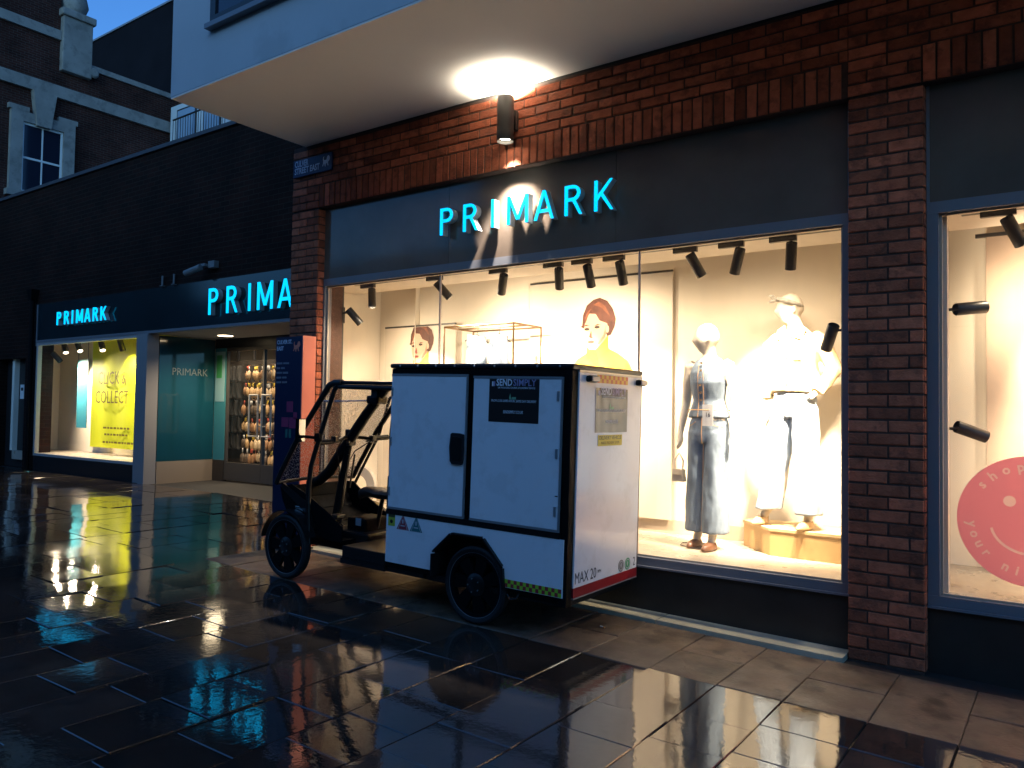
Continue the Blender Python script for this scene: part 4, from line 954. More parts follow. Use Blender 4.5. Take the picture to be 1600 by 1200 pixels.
t2 = thing('spot_lamp', (-15.9, 1.98, 2.35), 'spot lamp on the upright track of the yellow banner window', 'spot lamp', 'spot lamps on upright tracks')
boxo('track_adapter', (-15.979, 1.955, 2.26), (-15.93, 2.005, 2.46), M['lampblack'], t2)
p = Vector((-15.86, 1.98, 2.42)); d = Vector((.5, .45, -.75)).normalized()
MB().lathe([(.045, 0), (.05, 0), (.05, .22), (.044, .22), (.043, .2)], p-d*.03, d, 18).build('can', M['lampblack'], t2, smooth=True); MB().tube([(-15.93, 1.98, 2.40), p], .012, 8).build('stem', M['lampblack'], t2)
spotlight('beam', t2, p+d*.21, p+d*2, 420, WARM, 115, 1., .03)

# ================================================================ buildings above and behind
t = thing('old_brick_building', (-29, 6, 0), 'tall old brick building with stone bands at the upper left', 'building')
boxo('wall', (-34, -8, -.2), (-26, 20, 12.35), M['brickfar'], t)
boxo('stone_band', (-26.001, -8, 11.10), (-25.88, 20, 11.48), M['stone'], t)
boxo('parapet_wall', (-26.4, -8, 12.351), (-26.0, 6.36, 14.6), M['brickfar'], t)
boxo('stone_coping', (-26.45, -8, 12.95), (-25.9, 6.36, 13.25), M['stone'], t)
boxo('stone_coping', (-26.45, 7.29, 12.351), (-25.93, 20, 12.52), M['stone'], t)
pd = MB().cbox((-26.5, 6.37, 12.0), (-25.80, 7.28, 13.75), .03).cbox((-26.6, 6.30, 13.75), (-25.72, 7.35, 13.98), .04); pd.build('pedestal', M['stone'], t)
MB().lathe([(.0, 0), (.30, .0), (.34, .12), (.42, .34), (.36, .6), (.22, .74), (.1, .85), (0, .9)], (-26.15, 6.82, 13.97), (0, 0, 1), 20).build('finial', M['stone'], t, smooth=True)
MB().lathe([(.0, -.05), (.12, -.05), (.17, 0), (.12, .05), (0, .05)], (-25.85, 7.36, 12.25), (1, 0, 0), 18).build('scroll', M['stone'], t)
wi = MB().box((-26.05, 5.0, 7.9), (-25.86, 5.34, 10.35)).box((-26.05, 6.52, 7.9), (-25.86, 6.86, 10.35)).box((-26.05, 5.341, 10.05), (-25.865, 6.519, 10.35)).box((-26.05, 4.92, 7.72), (-25.78, 6.94, 7.899)).box((-26.05, 4.93, 10.351), (-25.86, 5.5, 10.5)).box((-26.05, 6.35, 10.351), (-25.86, 6.93, 10.5)).build('window_surround', M['stone'], t)
MB().prism([(-26.05, 5.70, 10.0), (-26.05, 6.10, 10.0), (-26.05, 6.24, 11.099), (-26.05, 5.56, 11.099)], (.28, 0, 0)).build('keystone', M['stone'], t)
sa = MB().box((-25.99, 5.341, 7.9), (-25.94, 5.40, 10.049)).box((-25.99, 6.46, 7.9), (-25.94, 6.519, 10.049)).box((-25.99, 5.401, 7.9), (-25.94, 6.459, 7.97)).box((-25.99, 5.401, 9.98), (-25.94, 6.459, 10.049)).box((-25.988, 5.401, 8.94), (-25.942, 6.459, 9.0)).box((-25.987, 5.91, 7.971), (-25.945, 5.95, 9.979)).build('window_sash', M['sash'], t)
for (y0, y1) in ((5.402, 5.909), (5.951, 6.458)):
    for (z0, z1) in ((7.972, 8.939), (9.001, 9.979)): boxo('pane', (-25.975, y0, z0), (-25.965, y1, z1), M['darkglass'], sa)
for yy in (1.6, -1.8):   # further windows left of the frame
    boxo('window', (-26.02, yy, 8.0), (-25.93, yy+1.1, 10.1), M['darkglass'], t)
t = thing('dark_clad_building', (-22, 13, 0), 'dark clad block with flat roof rising behind the old brick building', 'building')
boxo('wall', (-37.5, 12.0, 0), (-10, 22, 17.7), mat('dark_cladding', (.010, .009, .012), .9, spec=.05, var=.2, vscale=.8), t); boxo('parapet_cap', (-37.6, 11.95, 17.701), (-10, 22, 17.78), M['alu'], t)
t = thing('terrace_flat', (-23.5, 10.5, 9), 'pale panelled top floor with balcony railing just under the overhang corner', 'building')
boxo('wall', (-25.75, 10.0, 5.4), (-21.4, 11.9, 11.95), mat('pale_terrace_render', (.50, .54, .60), .6), t)
for (x0, x1) in ((-25.3, -24.15), (-23.7, -22.75)):
    o = boxo('window', (x0, 9.96, 10.3), (x1, 9.999, 11.75), M['black'], t); boxo('pane', (x0+.06, 9.945, 10.36), (x1-.06, 9.9595, 11.69), mat('pale_window_glass', (.25, .35, .50), .06), o)
rail = MB().tube([(-24.4, 9.3, 11.0), (-21.5, 9.3, 11.05)], .03, 8)
for k in range(21): rail.tube([(-24.4+k*.145, 9.3, 10.0), (-24.4+k*.145, 9.3, 11.0)], .011, 6)
rail.build('balcony_railing', M['black'], t); boxo('balcony_slab', (-24.5, 9.2, 9.85), (-21.4, 9.999, 10.0), M['slate'], t)

# opposite side of the street (seen mirrored in the fascia and the glass)
t = thing('opposite_brick_building', (-2, -14, 0), 'brick building across the street mirrored in the glossy fascia', 'building')
boxo('wall', (-13.5, -20, -.5), (14, -12.0, 8.3), M['brickfar'], t); boxo('cornice', (-13.6, -20, 8.301), (14, -11.8, 8.6), M['stone'], t)
for k in range(8):
    x = -12.0+k*3.1
    o = MB().box((x-.12, -12.0, 5.9), (x+1.32, -11.93, 6.02)).box((x-.12, -12.0, 7.7), (x+1.32, -11.93, 7.86)).box((x-.12, -12.0, 6.021), (x, -11.93, 7.699)).box((x+1.2, -12.0, 6.021), (x+1.32, -11.93, 7.699)).box((x+.57, -12.0, 6.021), (x+.63, -11.95, 7.699)).build('window', M['stone'], t)
    boxo('pane', (x+.001, -11.99, 6.022), (x+1.199, -11.97, 7.698), M['darkglass'], o)
boxo('shop_band', (-13.5, -11.999, 3.2), (14, -11.8, 3.9), M['slate'], t)
t = thing('opposite_low_building', (-30, -15, 0), 'lower building further along the opposite side of the street', 'building')
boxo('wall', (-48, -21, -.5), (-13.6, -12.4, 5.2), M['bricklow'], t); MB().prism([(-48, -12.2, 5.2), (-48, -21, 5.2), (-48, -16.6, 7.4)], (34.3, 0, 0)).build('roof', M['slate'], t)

# ================================================================ the cargo vehicle
def cargo_vehicle():
    ya = .009; s = -.0216
    X = Vector((math.cos(ya), math.sin(ya), s)).normalized(); Y = Vector((-math.sin(ya), math.cos(ya), 0)); Z = X.cross(Y).normalized(); Y = Z.cross(X)
    m = Matrix((X, Y, Z)).transposed().to_4x4(); m.translation = (-2.497, -1.044, -.0216*-2.497)
    t = thing('cargo_vehicle', None, 'white and black electric cargo delivery vehicle with open cab parked by the window', 'cargo vehicle', mtx=m)
    v = lambda a, b, c: (-a, b, c)
    def bx(name, a0, a1, b0, b1, c0, c1, mt, par=t, ch=0): return boxo(name, v(a0, b0, c0), v(a1, b1, c1), mt, par, ch)
    RI, UP, LE = (1, 0, 0), (0, 0, 1), (0, 1, 0)
    W = .94
    # ---- cargo box
    core = MB().cbox(v(0, 0, .605), v(1.488, W, 1.665), .008).box(v(.002, .002, .262), v(.428, W-.002, .6049)).box(v(1.046, .002, .262), v(1.486, W-.002, .6049)).box(v(.4285, .15, .262), v(1.0455, W-.15, .6048)).build('cargo_box', M['blackr'], t)
    q = MB()
    q.cbox(v(-.012, -.012, 1.666), v(1.50, W+.012, 1.70), .014); q.build('roof_lid', M['blackg'], t)
    for k in range(9): MB().lathe([(0, .003), (.007, .002), (.008, 0)], v(.08+k*.165, -.0125, 1.683), (0, -1, 0), 8).build('rivet', M['aluw'], t)
    bx('corner_post', -.004, .046, -.004, .066, .23, 1.6655, M['blackr'], ch=.006)
    # doors
    def door(a0, a1, c0, c1):
        d = bx('door', a0, a1, -.016, -.001, c0, c1, M['white'], ch=.003)
        e = MB(); e.box(v(a0-.010, -.019, c1+.001), v(a1+.002, -.004, c1+.016)).box(v(a0-.010, -.019, c0), v(a0-.001, -.004, c1)); e.box(v(a0-.010, -.0185, c0-.014), v(a1+.002, -.004, c0-.001)); e.build('door_edge', M['aluw'], d); return d
    dA = door(.797, 1.470, .690, 1.612); dB = door(.062, .735, .690, 1.602)
    hd = MB(); pts = [(.906, 1.05), (.915, 1.14), (.906, 1.228), (.895, 1.237), (.835, 1.237), (.800, 1.23), (.794, 1.14), (.800, 1.04), (.81, 1.03), (.89, 1.03)]
    hd.prism([v(a, -.0165, c) for a, c in pts], (0, -.014, 0)); hd.build('handle', M['black'], dA)
    MB().prism([v(a*.72+.24, -.031, 1.135+(c-1.135)*.75) for a, c in pts], (0, -.004, 0)).build('handle_flap', M['blackg'], dA)
    bx('scuff_mark', .066, .086, -.0168, -.0161, .890, .896, M['black'], dB)
    for d_, a_ in ((dA, 1.462), (dB, .085)):
        for c_ in (.80, 1.15, 1.50): MB().cbox(v(a_-.012, -.022, c_-.03), v(a_+.006, -.0165, c_+.03), .002).build('hinge', M['aluw'], d_)
    # lower white side panel cut out round the wheel
    pts = [(1.480, .302), (1.032, .302), (1.032, .424), (.874, .568), (.618, .570), (.459, .409), (.447, .287), (.016, .287), (.016, .636), (1.480, .636)]
    MB().prism([v(a, -.001, c) for a, c in pts], (0, -.010, 0)).build('side_panel', M['white'], t)
    bx('rail', .046, 1.486, -.014, -.001, .637, .674, M['blackg'])
    # chequered strip
    def chequer(name, o, right, up, n, w_, h_, m1, m2, par):
        b = MB(); o = Vector(o); rt = Vector(right); u = Vector(up); nn = rt.cross(u)*.0008
        for i in range(n):
            for j in range(2):
                b.use(m1 if (i+j) % 2 else m2); p = o+rt*(i*w_)+u*(j*h_)
                b.prism([(p)[:], (p+rt*w_)[:], (p+rt*w_+u*h_)[:], (p+u*h_)[:]], nn[:])
        b.build(name, None, par)
    chequer('chequered_strip', v(.440, -.0115, .290), RI, UP, 18, .0232, .0245, mat('lime_reflective', (.36, .62, .04), .4), mat('crimson_reflective', (.32, .03, .04), .4), t)
    # stickers on the lower panel
    y1 = mat('lime_label', (.42, .46, .05), .45)
    sb = bx('warning_label', 1.397, 1.462, -.0122, -.0112, .557, .640, y1); bx('label_head', 1.398, 1.461, -.0127, -.0123, .618, .639, mat('label_dark', (.06, .07, .02), .5), sb)
    MB().lathe([(0, 0), (.014, 0), (.014, .0005)], v(1.43, -.0124, .588), (0, -1, 0), 14).build('label_symbol', M['black'], sb)
    for a, mt, nm in ((1.322, mat('label_red', (.30, .04, .06), .45), 'red'), (1.199, mat('label_green', (.03, .17, .18), .45), 'green')):
        tri = lambda k, dz=0: [v(a+.058*k, -.0113, .541+.012*(1-k)+dz), v(a-.058*k, -.0113, .541+.012*(1-k)+dz), v(a, -.0113, .648-.03*(1-k)+dz)]
        o = MB().prism(tri(1), (0, -.0006, 0)).build('triangle_label', mt, t)
        w1 = MB().prism([(p[0], -.0120, p[2]) for p in tri(.80)], (0, -.0004, 0)).build('triangle_border', mat('label_white', (.5, .5, .52), .45), o)
        MB().prism([(p[0], -.0125, p[2]) for p in tri(.70)], (0, -.0003, 0)).build('triangle_field', mt, o)
        MB().box(v(a-.006, -.0132, .585), v(a+.006, -.0129, .612)).box(v(a-.02, -.0132, .565), v(a+.02, -.0129, .573)).build('triangle_symbol', MATS['label_white'], o)
    # advert on the rear side door
    ink = mat('advert_black', (.020, .017, .016), .35); pw = mat('advert_white', (.80, .80, .84), .5); pp = mat('advert_purple', (.34, .30, .50), .5); gr = mat('advert_green', (.20, .42, .24), .5)
    def advert(o, right, up, w_, h_, par, wr, mt):
        o = Vector(o); rt = Vector(right); u = Vector(up); n = rt.cross(u)
        b = MB(); nx, nz = (24, 4)
        vs = [(o+rt*(w_*i/nx)+u*(h_*j/nz)+n*(.0015+wr*math.sin(i*1.1+j*.4)*(.4+.6*math.sin(i*.31+1)**2)))[:] for j in range(nz+1) for i in range(nx+1)]
        b.add(vs, [(j*(nx+1)+i, j*(nx+1)+i+1, (j+1)*(nx+1)+i+1, (j+1)*(nx+1)+i) for j in range(nz) for i in range(nx)])
        s_ = b.build('advert_sheet', mt, par, smooth='all', recalc=False); k = w_/.385; off = n*(.0022+wr)
        P = lambda x, z: (o+rt*(x*w_)+u*(z*h_)+off)[:]
        txt('advert_title', 'SEND', pw, s_, P(.145, .80), right, up, .062*k, align='LEFT', bold=.0014, fit=.32*w_)
        txt('advert_title', 'SIMPLY', pp, s_, P(.485, .80), right, up, .062*k, align='LEFT', bold=.0006, fit=.45*w_)
        b = MB(); 
        for x, c in ((.055, pw), (.09, pp)):
            b.use(c); p = Vector(P(x, .83)); b.prism([p[:], (p+rt*.03*w_)[:], (p+rt*.03*w_+u*.11*h_)[:], (p+u*.11*h_)[:]], (n*.0004)[:])
        b.build('advert_logo', None, s_)
        txt('advert_text', 'UK PACKAGING COURIER & FULFILMENT SERVICE', pw, s_, P(.55, .765), right, up, .0165*k, fit=.74*w_)
        b = MB(); p = Vector(P(.47, .53)); b.prism([p[:], (p+rt*.08*w_)[:], (p+rt*.08*w_+u*.055*h_)[:], (p+u*.055*h_)[:]], (n*.0004)[:]); p = Vector(P(.415, .53)); b.prism([p[:], (p+rt*.05*w_)[:], (p+rt*.03*w_+u*.07*h_)[:], (p+rt*.02*w_+u*.14*h_)[:], (p+u*.05*h_)[:]], (n*.0004)[:]); b.build('advert_cycle_symbol', gr, s_)
        txt('advert_text', 'FROM £3.50 SAME HOUR, SAME DAY DELIVERY', pw, s_, P(.5, .45), right, up, .0225*k, fit=.90*w_)
        txt('advert_text', 'SENDSIMPLY.CO.UK', pw, s_, P(.5, .185), right, up, .028*k, fit=.40*w_)
        return s_
    advert(v(.606, -.0162, 1.325), RI, UP, .385, .275, dB, .0, ink)
    # ---- rear
    rd = bx('rear_door', -.014, -.001, .070, .925, .336, 1.650, M['white'], ch=.003)
    bx('rear_edge', -.010, -.0005, .926, .944, .262, 1.664, M['blackg']); bx('rear_top_trim', -.016, -.0005, .068, .938, 1.651, 1.6655, M['aluw'])
    bx('red_strip', -.0135, -.0008, .070, .930, .277, .334, mat('dark_red_tape', (.26, .015, .02), .35), t)
    bx('red_strip_edge', -.0142, -.0008, .070, .930, .268, .2765, M['aluw'], t)
    R2 = (0, 1, 0)
    chequer('rear_chequer', v(-.0146, .285, 1.594), R2, UP, 14, .0305, .026, mat('amber_reflective', (.72, .42, .05), .4), mat('red_reflective', (.60, .12, .05), .4), rd)
    for b0 in (.135, .82):
        o = MB().cbox(v(-.055, b0, 1.592), v(-.0145, b0+.115, 1.637), .018).build('marker_lamp', M['blackg'], t, smooth=True)
        MB().cbox(v(-.064, b0+.012, 1.600), v(-.0555, b0+.103, 1.629), .004).build('lamp_lens', mat('pale_lamp_lens', (.55, .48, .42), .2), o)
    sh = mat('advert_under_film', (.06, .05, .04), .32, coat=.2)
    ad = advert(v(-.0146, .272, 1.278), R2, UP, .438, .285, rd, .0022, sh)
    yb_ = bx('delivery_plate', -.0175, -.0146, .318, .645, 1.192, 1.262, mat('yellow_plate', (.66, .50, .03), .4), rd)
    txt('plate_lettering', 'DELIVERY VEHICLE', M['black'], yb_, v(-.0182, .481, 1.226), R2, UP, .034, fit=.30); txt('plate_lettering', 'MAKES FREQUENT STOPS', mat('plate_brown', (.2, .13, .02), .5), yb_, v(-.0182, .481, 1.199), R2, UP, .024, fit=.25)
    txt('speed_lettering', 'MAX 20', M['black'], rd, v(-.0148, .078, .340), R2, UP, .098, align='LEFT', fit=.265); txt('speed_lettering', 'MPH', M['black'], rd, v(-.0148, .365, .378), R2, UP, .030, align='LEFT', sx=.8)
    txt('fleet_number', '2', M['black'], rd, v(-.0148, .885, .340), R2, UP, .085, sx=.75)
    for b0, mt, m2 in ((.690, mat('grey_roundel', (.20, .18, .17), .5), 'label_white'), (.785, mat('green_roundel', (.03, .30, .09), .5), 'label_white')):
        o = MB().lathe([(0, 0), (.040, 0), (.040, .0007)], v(-.0149, b0, .382), (1, 0, 0), 28).build('roundel', mt, rd)
        MB().lathe([(.027, 0), (.033, 0), (.033, .0005), (.027, .0005)], v(-.0158, b0, .382), (1, 0, 0), 28, closed=True).build('roundel_ring', MATS[m2], o)
        MB().prism([v(-.0158, b0-.012, .385), v(-.0158, b0, .362), v(-.0158, b0+.010, .388), v(-.0158, b0+.002, .404)], (.0005, 0, 0)).build('roundel_mark', MATS[m2], o)
    bx('side_latch', .05, .075, W+.001, W+.02, 1.05, 1.09, M['black'])
    # ---- chassis, deck
    bx('chassis', .02, 1.93, .03, W-.03, .222, .2615, M['blackg']); bx('deck', 1.489, 1.93, .0, W, .2616, .352, M['blackg'], ch=.006)
    bx('deck_sill', 1.49, 1.94, -.006, .012, .225, .2615, M['blackg']); bx('front_beam', 1.931, 2.75, .26, .68, .24, .40, M['blackg'], ch=.02)
    bx('underfloor_box', 1.14, 1.48, .012, .05, .228, .2614, M['blackg'])
    MB().tube([v(.44, .02, .24), v(.40, .0, .215), v(.36, .01, .225), (v(.35, .02, .255))], .005, 6).build('cable', M['black'], t)
    # ---- wheel arches: flat flaps round the wheel
    arch = [(1.030, .262), (1.030, .424), (.874, .568), (.618, .570), (.459, .409), (.444, .262)]
    for side, (b0, b1) in (('near', (-.034, .14)), ('far', (W-.14, W+.034))):
        for (a0, c0), (a1, c1) in zip(arch, arch[1:]):
            d = Vector((a1-a0, c1-c0)).normalized(); n = Vector((-d.y, d.x)); a0_, c0_ = a0+d.x*.006, c0+d.y*.006; a1_, c1_ = a1-d.x*.006, c1-d.y*.006
            sgn = 1 if n.dot(Vector(((a0+a1)/2-.72, (c0+c1)/2-.3))) > 0 else -1; n = n*sgn*.012
            MB().prism([v(a0_, b0, c0_), v(a1_, b0, c1_), v(a1_+n.x, b0, c1_+n.y), v(a0_+n.x, b0, c0_+n.y)], (0, b1-b0, 0)).build('arch_flap', M['blackg'], t)
        inner = [v(a, .141 if side == 'near' else W-.141, c) for a, c in arch]
        MB().prism(inner, (0, .006, 0)).build('arch_liner', M['black'], t)
        if side == 'near':   # shallow face strip of the arch
            for (a0, c0), (a1, c1) in zip(arch[1:-1], arch[2:]):
                pass
    # ---- wheels
    def wheel(a, b, outer):
        w_ = MB().lathe([(.205, -.020), (.215, -.030), (.236, -.034), (.250, -.024), (.255, 0), (.250, .024), (.236, .034), (.215, .030), (.205, .020)], v(a, b, .255), (0, 1, 0), 44, closed=True).build('wheel', M['rubber'], t, smooth=True)
        rm = MB().lathe([(.186, -.022), (.207, -.026), (.207, .026), (.186, .022)], v(a, b, .255), (0, 1, 0), 44, closed=True).build('rim', M['blackr'], w_, smooth=True)
        MB().lathe([(.2075, -.0275), (.2105, -.029), (.2105, -.0265)], v(a, b, .255), (0, 1, 0), 44).build('rim_line', mat('rim_grey', (.13, .13, .14), .4), w_)
        q = MB()
        for k in range(7):
            th = 2*math.pi*k/7+.35; d = Vector((math.cos(th), 0, math.sin(th))); e = Vector((-d.z, 0, d.x)); c = Vector(v(a, b, .255))
            q.prism([(c+d*.05+e*.030+Vector((0, -.016, 0)))[:], (c+d*.19+e*.062+Vector((0, -.016, 0)))[:], (c+d*.19-e*.038+Vector((0, -.016, 0)))[:], (c+d*.05-e*.030+Vector((0, -.016, 0)))[:]], (0, .032, 0))
        q.build('spokes', M['blackr'], w_)
        MB().lathe([(0, -.035), (.03, -.035), (.062, -.026), (.075, -.018), (.075, .03), (0, .03)], v(a, b, .255), (0, 1, 0), 24).build('hub', M['blackg'], w_, smooth=True)
        s_ = -1 if outer else 1
        for k in range(5):
            th = 2*math.pi*k/5; MB().lathe([(0, .006), (.006, .005), (.007, 0)], v(a+.045*math.cos(th), b-.034, .255+.045*math.sin(th)), (0, -1, 0), 8).build('bolt', M['chrome'], w_)
        if b < .5 and a > 2: MB().lathe([(.0, .0), (.10, .0), (.10, .004), (0, .004)], v(a, b+.045, .255), (0, 1, 0), 28).build('gold_light_disc', mat('gold_light_tint', (.3, .22, .12), .35, metal=.8), w_)  # gold disc stands in for window light seen between the spokes
        return w_
    wheel(.694, .036, True); wheel(.694, W-.036, False); wheel(2.59, .036, True); wheel(2.59, W-.036, False)
    MB().tube([v(.694, .07, .255), v(.694, W-.07, .255)], .025, 10).build('rear_axle', M['black'], t); MB().tube([v(2.59, .07, .255), v(2.59, W-.07, .255)], .02, 10).build('front_axle', M['black'], t)
    for b0 in (.0, W-.08):   # front mudguards
        q = MB(); n = 14; r0 = .282; vs = []
        for k in range(n+1):
            th = R(20+k*150/n)
            for bb in (b0-.008, b0+.088): vs.append(v(2.59-r0*math.cos(th), bb, .255+r0*math.sin(th)))
        m_ = len(vs); vs2 = [(x*1, y, z+.006) for x, y, z in vs]
        q.add(vs+vs2, [(2*i, 2*i+1, 2*i+3, 2*i+2) for i in range(n)]+[(m_+2*i+2, m_+2*i+3, m_+2*i+1, m_+2*i) for i in range(n)]+[(2*i, 2*i+2, m_+2*i+2, m_+2*i) for i in range(n)]+[(2*i+1, m_+2*i+1, m_+2*i+3, 2*i+3) for i in range(n)])
        q.build('mudguard', M['blackg'], t, smooth=True)
    # ---- cab
    N0, F0 = .05, W-.05
    def tubepart(name, pts, r, seg=10, mt=None, par=t): return MB().tube([v(*p) for p in pts], r, seg).build(name, mt or M['blackg'], par, smooth=True)
    for b0 in (N0, F0):
        if b0 == N0: tubepart('cab_pillar', [(2.355, b0, .30), (2.38, b0, .62), (2.382, b0, .74), (2.365, b0, .90), (2.33, b0, 1.0), (2.13, b0, 1.50), (2.09, b0, 1.545)], .0195)
        else: tubepart('cab_pillar', [(2.80, b0, .60), (2.64, b0, .86), (2.47, b0, 1.13), (2.36, b0, 1.45), (2.20, b0, 1.54)], .0135)
    ws = [(2.775, .735), (2.72, .83), (2.50, 1.16), (2.19, 1.535)]
    b = MB(); vs = []
    for a, c in ws:
        for k in range(9):
            f = k/8; bulge = .05*math.sin(math.pi*f); vs.append(v(a+bulge, N0+(F0-N0)*f, c+bulge*.3))
    nn = 9; off = len(vs); vs2 = [(x+.004, y, z-.003) for x, y, z in vs]
    b.add(vs, [(i*nn+k, i*nn+k+1, (i+1)*nn+k+1, (i+1)*nn+k) for i in range(3) for k in range(8)]); sc_ = b.build('windscreen', M['screen'], t, smooth='all')
    for b0 in (N0, F0): tubepart('windscreen_frame', [(a, b0, c) for a, c in ws]+[(2.13, b0, 1.556), (2.05, b0, 1.558)], [.019, .021, .022, .025, .027, .027], par=sc_)
    tubepart('windscreen_frame', [(2.775+.05*math.sin(math.pi*k/8), N0+(F0-N0)*k/8, .735+.015*math.sin(math.pi*k/8)) for k in range(9)], .014, par=sc_)
    tubepart('windscreen_frame', [(2.19+.05*math.sin(math.pi*k/8), N0+(F0-N0)*k/8, 1.548) for k in range(9)], .016, par=sc_)
    bx('cab_roof', 1.489, 2.16, N0-.012, F0+.012, 1.548, 1.574, M['blackg'], ch=.010)
    for b0 in (N0, F0): tubepart('roof_rail', [(1.489, b0, 1.525), (2.08, b0, 1.528)], .018)
    bx('roof_bracket', 1.70, 1.76, N0+.02, N0+.05, 1.46, 1.512, M['black'])
    # central spine with handlebar
    tubepart('spine', [(2.86, .47, .70), (2.74, .47, .735), (2.62, .47, .82), (2.43, .47, 1.05), (2.22, .47, 1.30), (1.99, .47, 1.545)], [.040, .043, .045, .045, .043, .042], 12)
    tubepart('steering_tube', [(2.39, .47, 1.09), (2.45, .47, .80), (2.52, .47, .40), (2.53, .47, .30)], [.028, .034, .042, .044], 12)
    for b0 in (.43, .505): tubepart('steering_rod', [(2.36, b0, .98), (2.41, b0, .70)], .008, 8)
    hb = tubepart('handlebar', [(2.36, .13, 1.085), (2.35, .30, 1.095), (2.38, .40, 1.118), (2.38, .54, 1.120), (2.32, .64, 1.108), (2.29, .80, 1.118)], .0155)
    for p0, p1 in (((2.362, .12, 1.084), (2.352, .25, 1.093)), ((2.312, .68, 1.111), (2.288, .81, 1.119))): tubepart('grip', [p0, p1], .022, 12, M['rubber'], hb)
    for b0, a0 in ((.27, 2.352), (.655, 2.318)):
        tubepart('brake_lever', [(a0, b0, 1.10), (a0+.05, b0-.02, 1.085), (a0+.06, b0+(-.12 if b0 < .4 else .1), 1.065)], .006, 7, M['lampblack'], hb)
        MB().cbox(v(a0-.03, b0-.022, 1.085), v(a0+.02, b0+.022, 1.135), .008).build('brake_clamp', M['black'], hb)
    MB().cbox(v(2.36, .44, 1.12), v(2.42, .50, 1.185), .01).build('display_unit', M['black'], hb); MB().cbox(v(2.35, .43, 1.05), v(2.43, .51, 1.125), .015).build('stem_clamp', M['black'], hb)
    MB().lathe([(0, .004), (.016, .003), (.017, 0)], v(2.37, .4295, 1.085), (.2, -1, 0), 14).build('stem_bolt', M['chrome'], hb)
    tubepart('cable', [(2.30, .30, 1.10), (2.42, .36, 1.02), (2.47, .44, .86), (2.49, .46, .7)], .005, 6, M['black']); tubepart('cable', [(2.28, .62, 1.10), (2.42, .56, 1.0), (2.47, .49, .84), (2.5, .48, .6)], .005, 6, M['black'])
    # roof-mounted mechanism at the box
    MB().cbox(v(2.03, .41, 1.40), v(2.16, .53, 1.47), .02).build('spine_clamp', M['black'], t); tubepart('wiper_arm', [(2.60, .30, 1.41), (2.40, .40, 1.415), (2.12, .47, 1.43)], .007, 7, M['chrome'])
    # mirror
    ph = R(15); nx, wx = Vector((math.cos(ph), math.sin(ph), 0)), Vector((-math.sin(ph), math.cos(ph), 0)); mc = Vector(v(2.355, -.062, 1.183))
    def slab_(w0, w1, d0, d1, h): return [(mc+wx*w0+nx*d0+Vector((0, 0, -h)))[:], (mc+wx*w1+nx*d0+Vector((0, 0, -h)))[:], (mc+wx*w1+nx*d1+Vector((0, 0, -h)))[:], (mc+wx*w0+nx*d1+Vector((0, 0, -h)))[:]]
    mi = MB().prism(slab_(-.044, .044, -.028, 0, .089), (0, 0, .178)).build('mirror', M['blackr'], t)
    MB().prism(slab_(-.041, .041, .0005, .003, .085), (0, 0, .170)).build('mirror_glass', mat('mirror_silver', (.85, .84, .80), .03, metal=1.), mi)
    tubepart('mirror_arm', [(2.36, -.03, 1.135), (2.30, .01, 1.130), (2.262, N0, 1.14)], .012, 8, M['blackr'], mi); MB().cbox(v(2.24, .005, 1.10), v(2.29, .045, 1.165), .012).build('mirror_joint', M['blackr'], mi)
    # nose fairing
    prof = [(2.80, .705), (2.765, .60), (2.70, .50), (2.46, .42), (2.25, .34), (2.06, .34), (2.06, .46), (2.22, .55), (2.45, .66), (2.66, .735)]
    pf2 = prof[:6]+[(2.06, .40), (2.25, .46), (2.5, .58), (2.70, .71)]
    q = MB(); q.prism([v(a, .11, c) for a, c in prof], (0, .012, 0)); q.prism([v(a, W-.122, c) for a, c in pf2], (0, .012, 0))
    for (a0, c0), (a1, c1) in zip(prof[:5], prof[1:6]):
        q.prism([v(a0, .1225, c0), v(a1, .1225, c1), v(a1, .1225, c1+.012), v(a0-.012, .1225, c0+.004)], (0, W-.245, 0))
    q.build('nose_fairing', M['blackr'], t)
    MB().prism([v(2.76, .10, .74), v(2.44, .10, .60), v(2.36, .10, .42), v(2.41, .10, .40), v(2.50, .10, .54), v(2.78, .10, .70)], (0, .014, 0)).build('fairing_rib', M['blackg'], t)
    MB().cbox(v(2.46, .10, .52), v(2.60, .13, .57), .01).build('badge', M['chrome'], t)
    MB().cbox(v(2.03, .33, .27), v(2.24, .60, .50), .02).build('battery_box', M['blackr'], t); bx('battery_label', 2.08, 2.14, .3285, .3298, .44, .50, mat('label_grey', (.3, .32, .35), .5))
    # seat on its post
    st_ = MB(); prof = [(2.24, .030, .675), (2.18, .055, .70), (2.08, .085, .705), (1.98, .12, .70), (1.90, .13, .705), (1.84, .11, .70)]
    vs = []
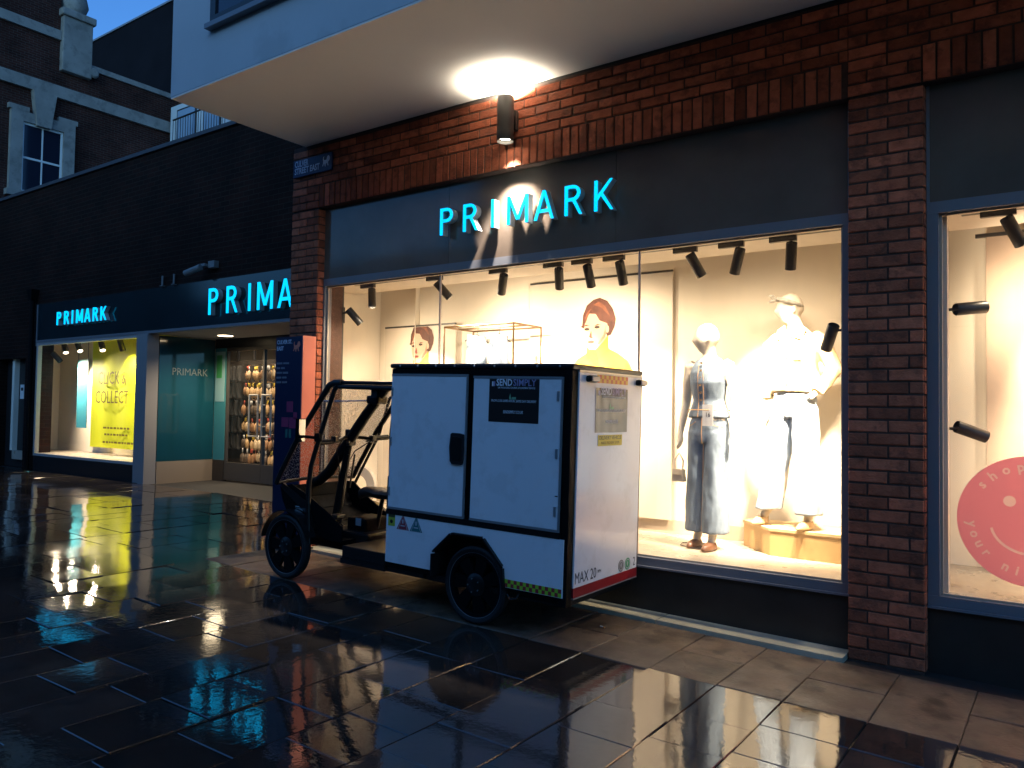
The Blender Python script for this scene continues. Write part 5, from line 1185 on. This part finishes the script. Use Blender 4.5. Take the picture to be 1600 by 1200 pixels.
    for a, w_, c in prof:
        for k in range(12):
            th = 2*math.pi*k/12; vs.append(v(a, .47+w_*math.cos(th), c+.035*math.sin(th)*(1 if math.sin(th) > 0 else 1.5)))
    st_.add(vs, [(i*12+k, i*12+(k+1) % 12, (i+1)*12+(k+1) % 12, (i+1)*12+k) for i in range(len(prof)-1) for k in range(12)]+[tuple(range(12)), tuple((len(prof)-1)*12+k for k in range(12))])
    se = st_.build('seat', mat('seat_vinyl', (.05, .045, .04), .35), t, smooth=True); tubepart('seat_post', [(1.99, .47, .66), (2.06, .47, .353)], .018, par=se)
    # cranks and pedals
    cr_ = MB().lathe([(0, -.012), (.085, -.012), (.085, -.006), (0, -.006)], v(2.40, .40, .345), (0, 1, 0), 24).build('chainring', M['lampblack'], t)
    tubepart('crank', [(2.40, .385, .345), (2.34, .375, .49)], .010, 8, M['chrome'], cr_); tubepart('crank', [(2.40, .555, .345), (2.46, .565, .22)], .010, 8, M['chrome'], cr_)
    MB().cbox(v(2.29, .27, .478), v(2.39, .365, .505), .006).build('pedal', M['lampblack'], cr_); MB().cbox(v(2.41, .575, .205), v(2.51, .67, .232), .006).build('pedal', M['lampblack'], cr_)
    # side stay behind the seat
    tubepart('rear_stay', [(1.52, N0+.02, 1.52), (1.56, N0+.03, 1.20), (1.53, N0+.02, .40)], .008, 7); MB().cbox(v(1.49, .08, 1.11), v(1.56, .15, 1.19), .01).build('stay_bracket', M['black'], t)
    MB().cbox(v(1.489, .03, .66), v(1.53, .10, .90), .012).build('charge_unit', M['black'], t)
    return t
cargo_vehicle()

# small litter on the damp slabs by the threshold
t = thing('cigarette_end', (-2.52, -.52, gz(-2.52)+.006), 'white cigarette end lying on the slabs behind the cargo vehicle', 'litter')
MB().tube([(-2.54, -.52, gz(-2.54)+.006), (-2.515, -.528, gz(-2.515)+.006)], .005, 8).build('paper', M['offwhite'], t); MB().tube([(-2.5149, -.528, gz(-2.515)+.006), (-2.50, -.533, gz(-2.50)+.006)], .0049, 8).build('filter', mat('cork_filter', (.5, .28, .1), .7), t)
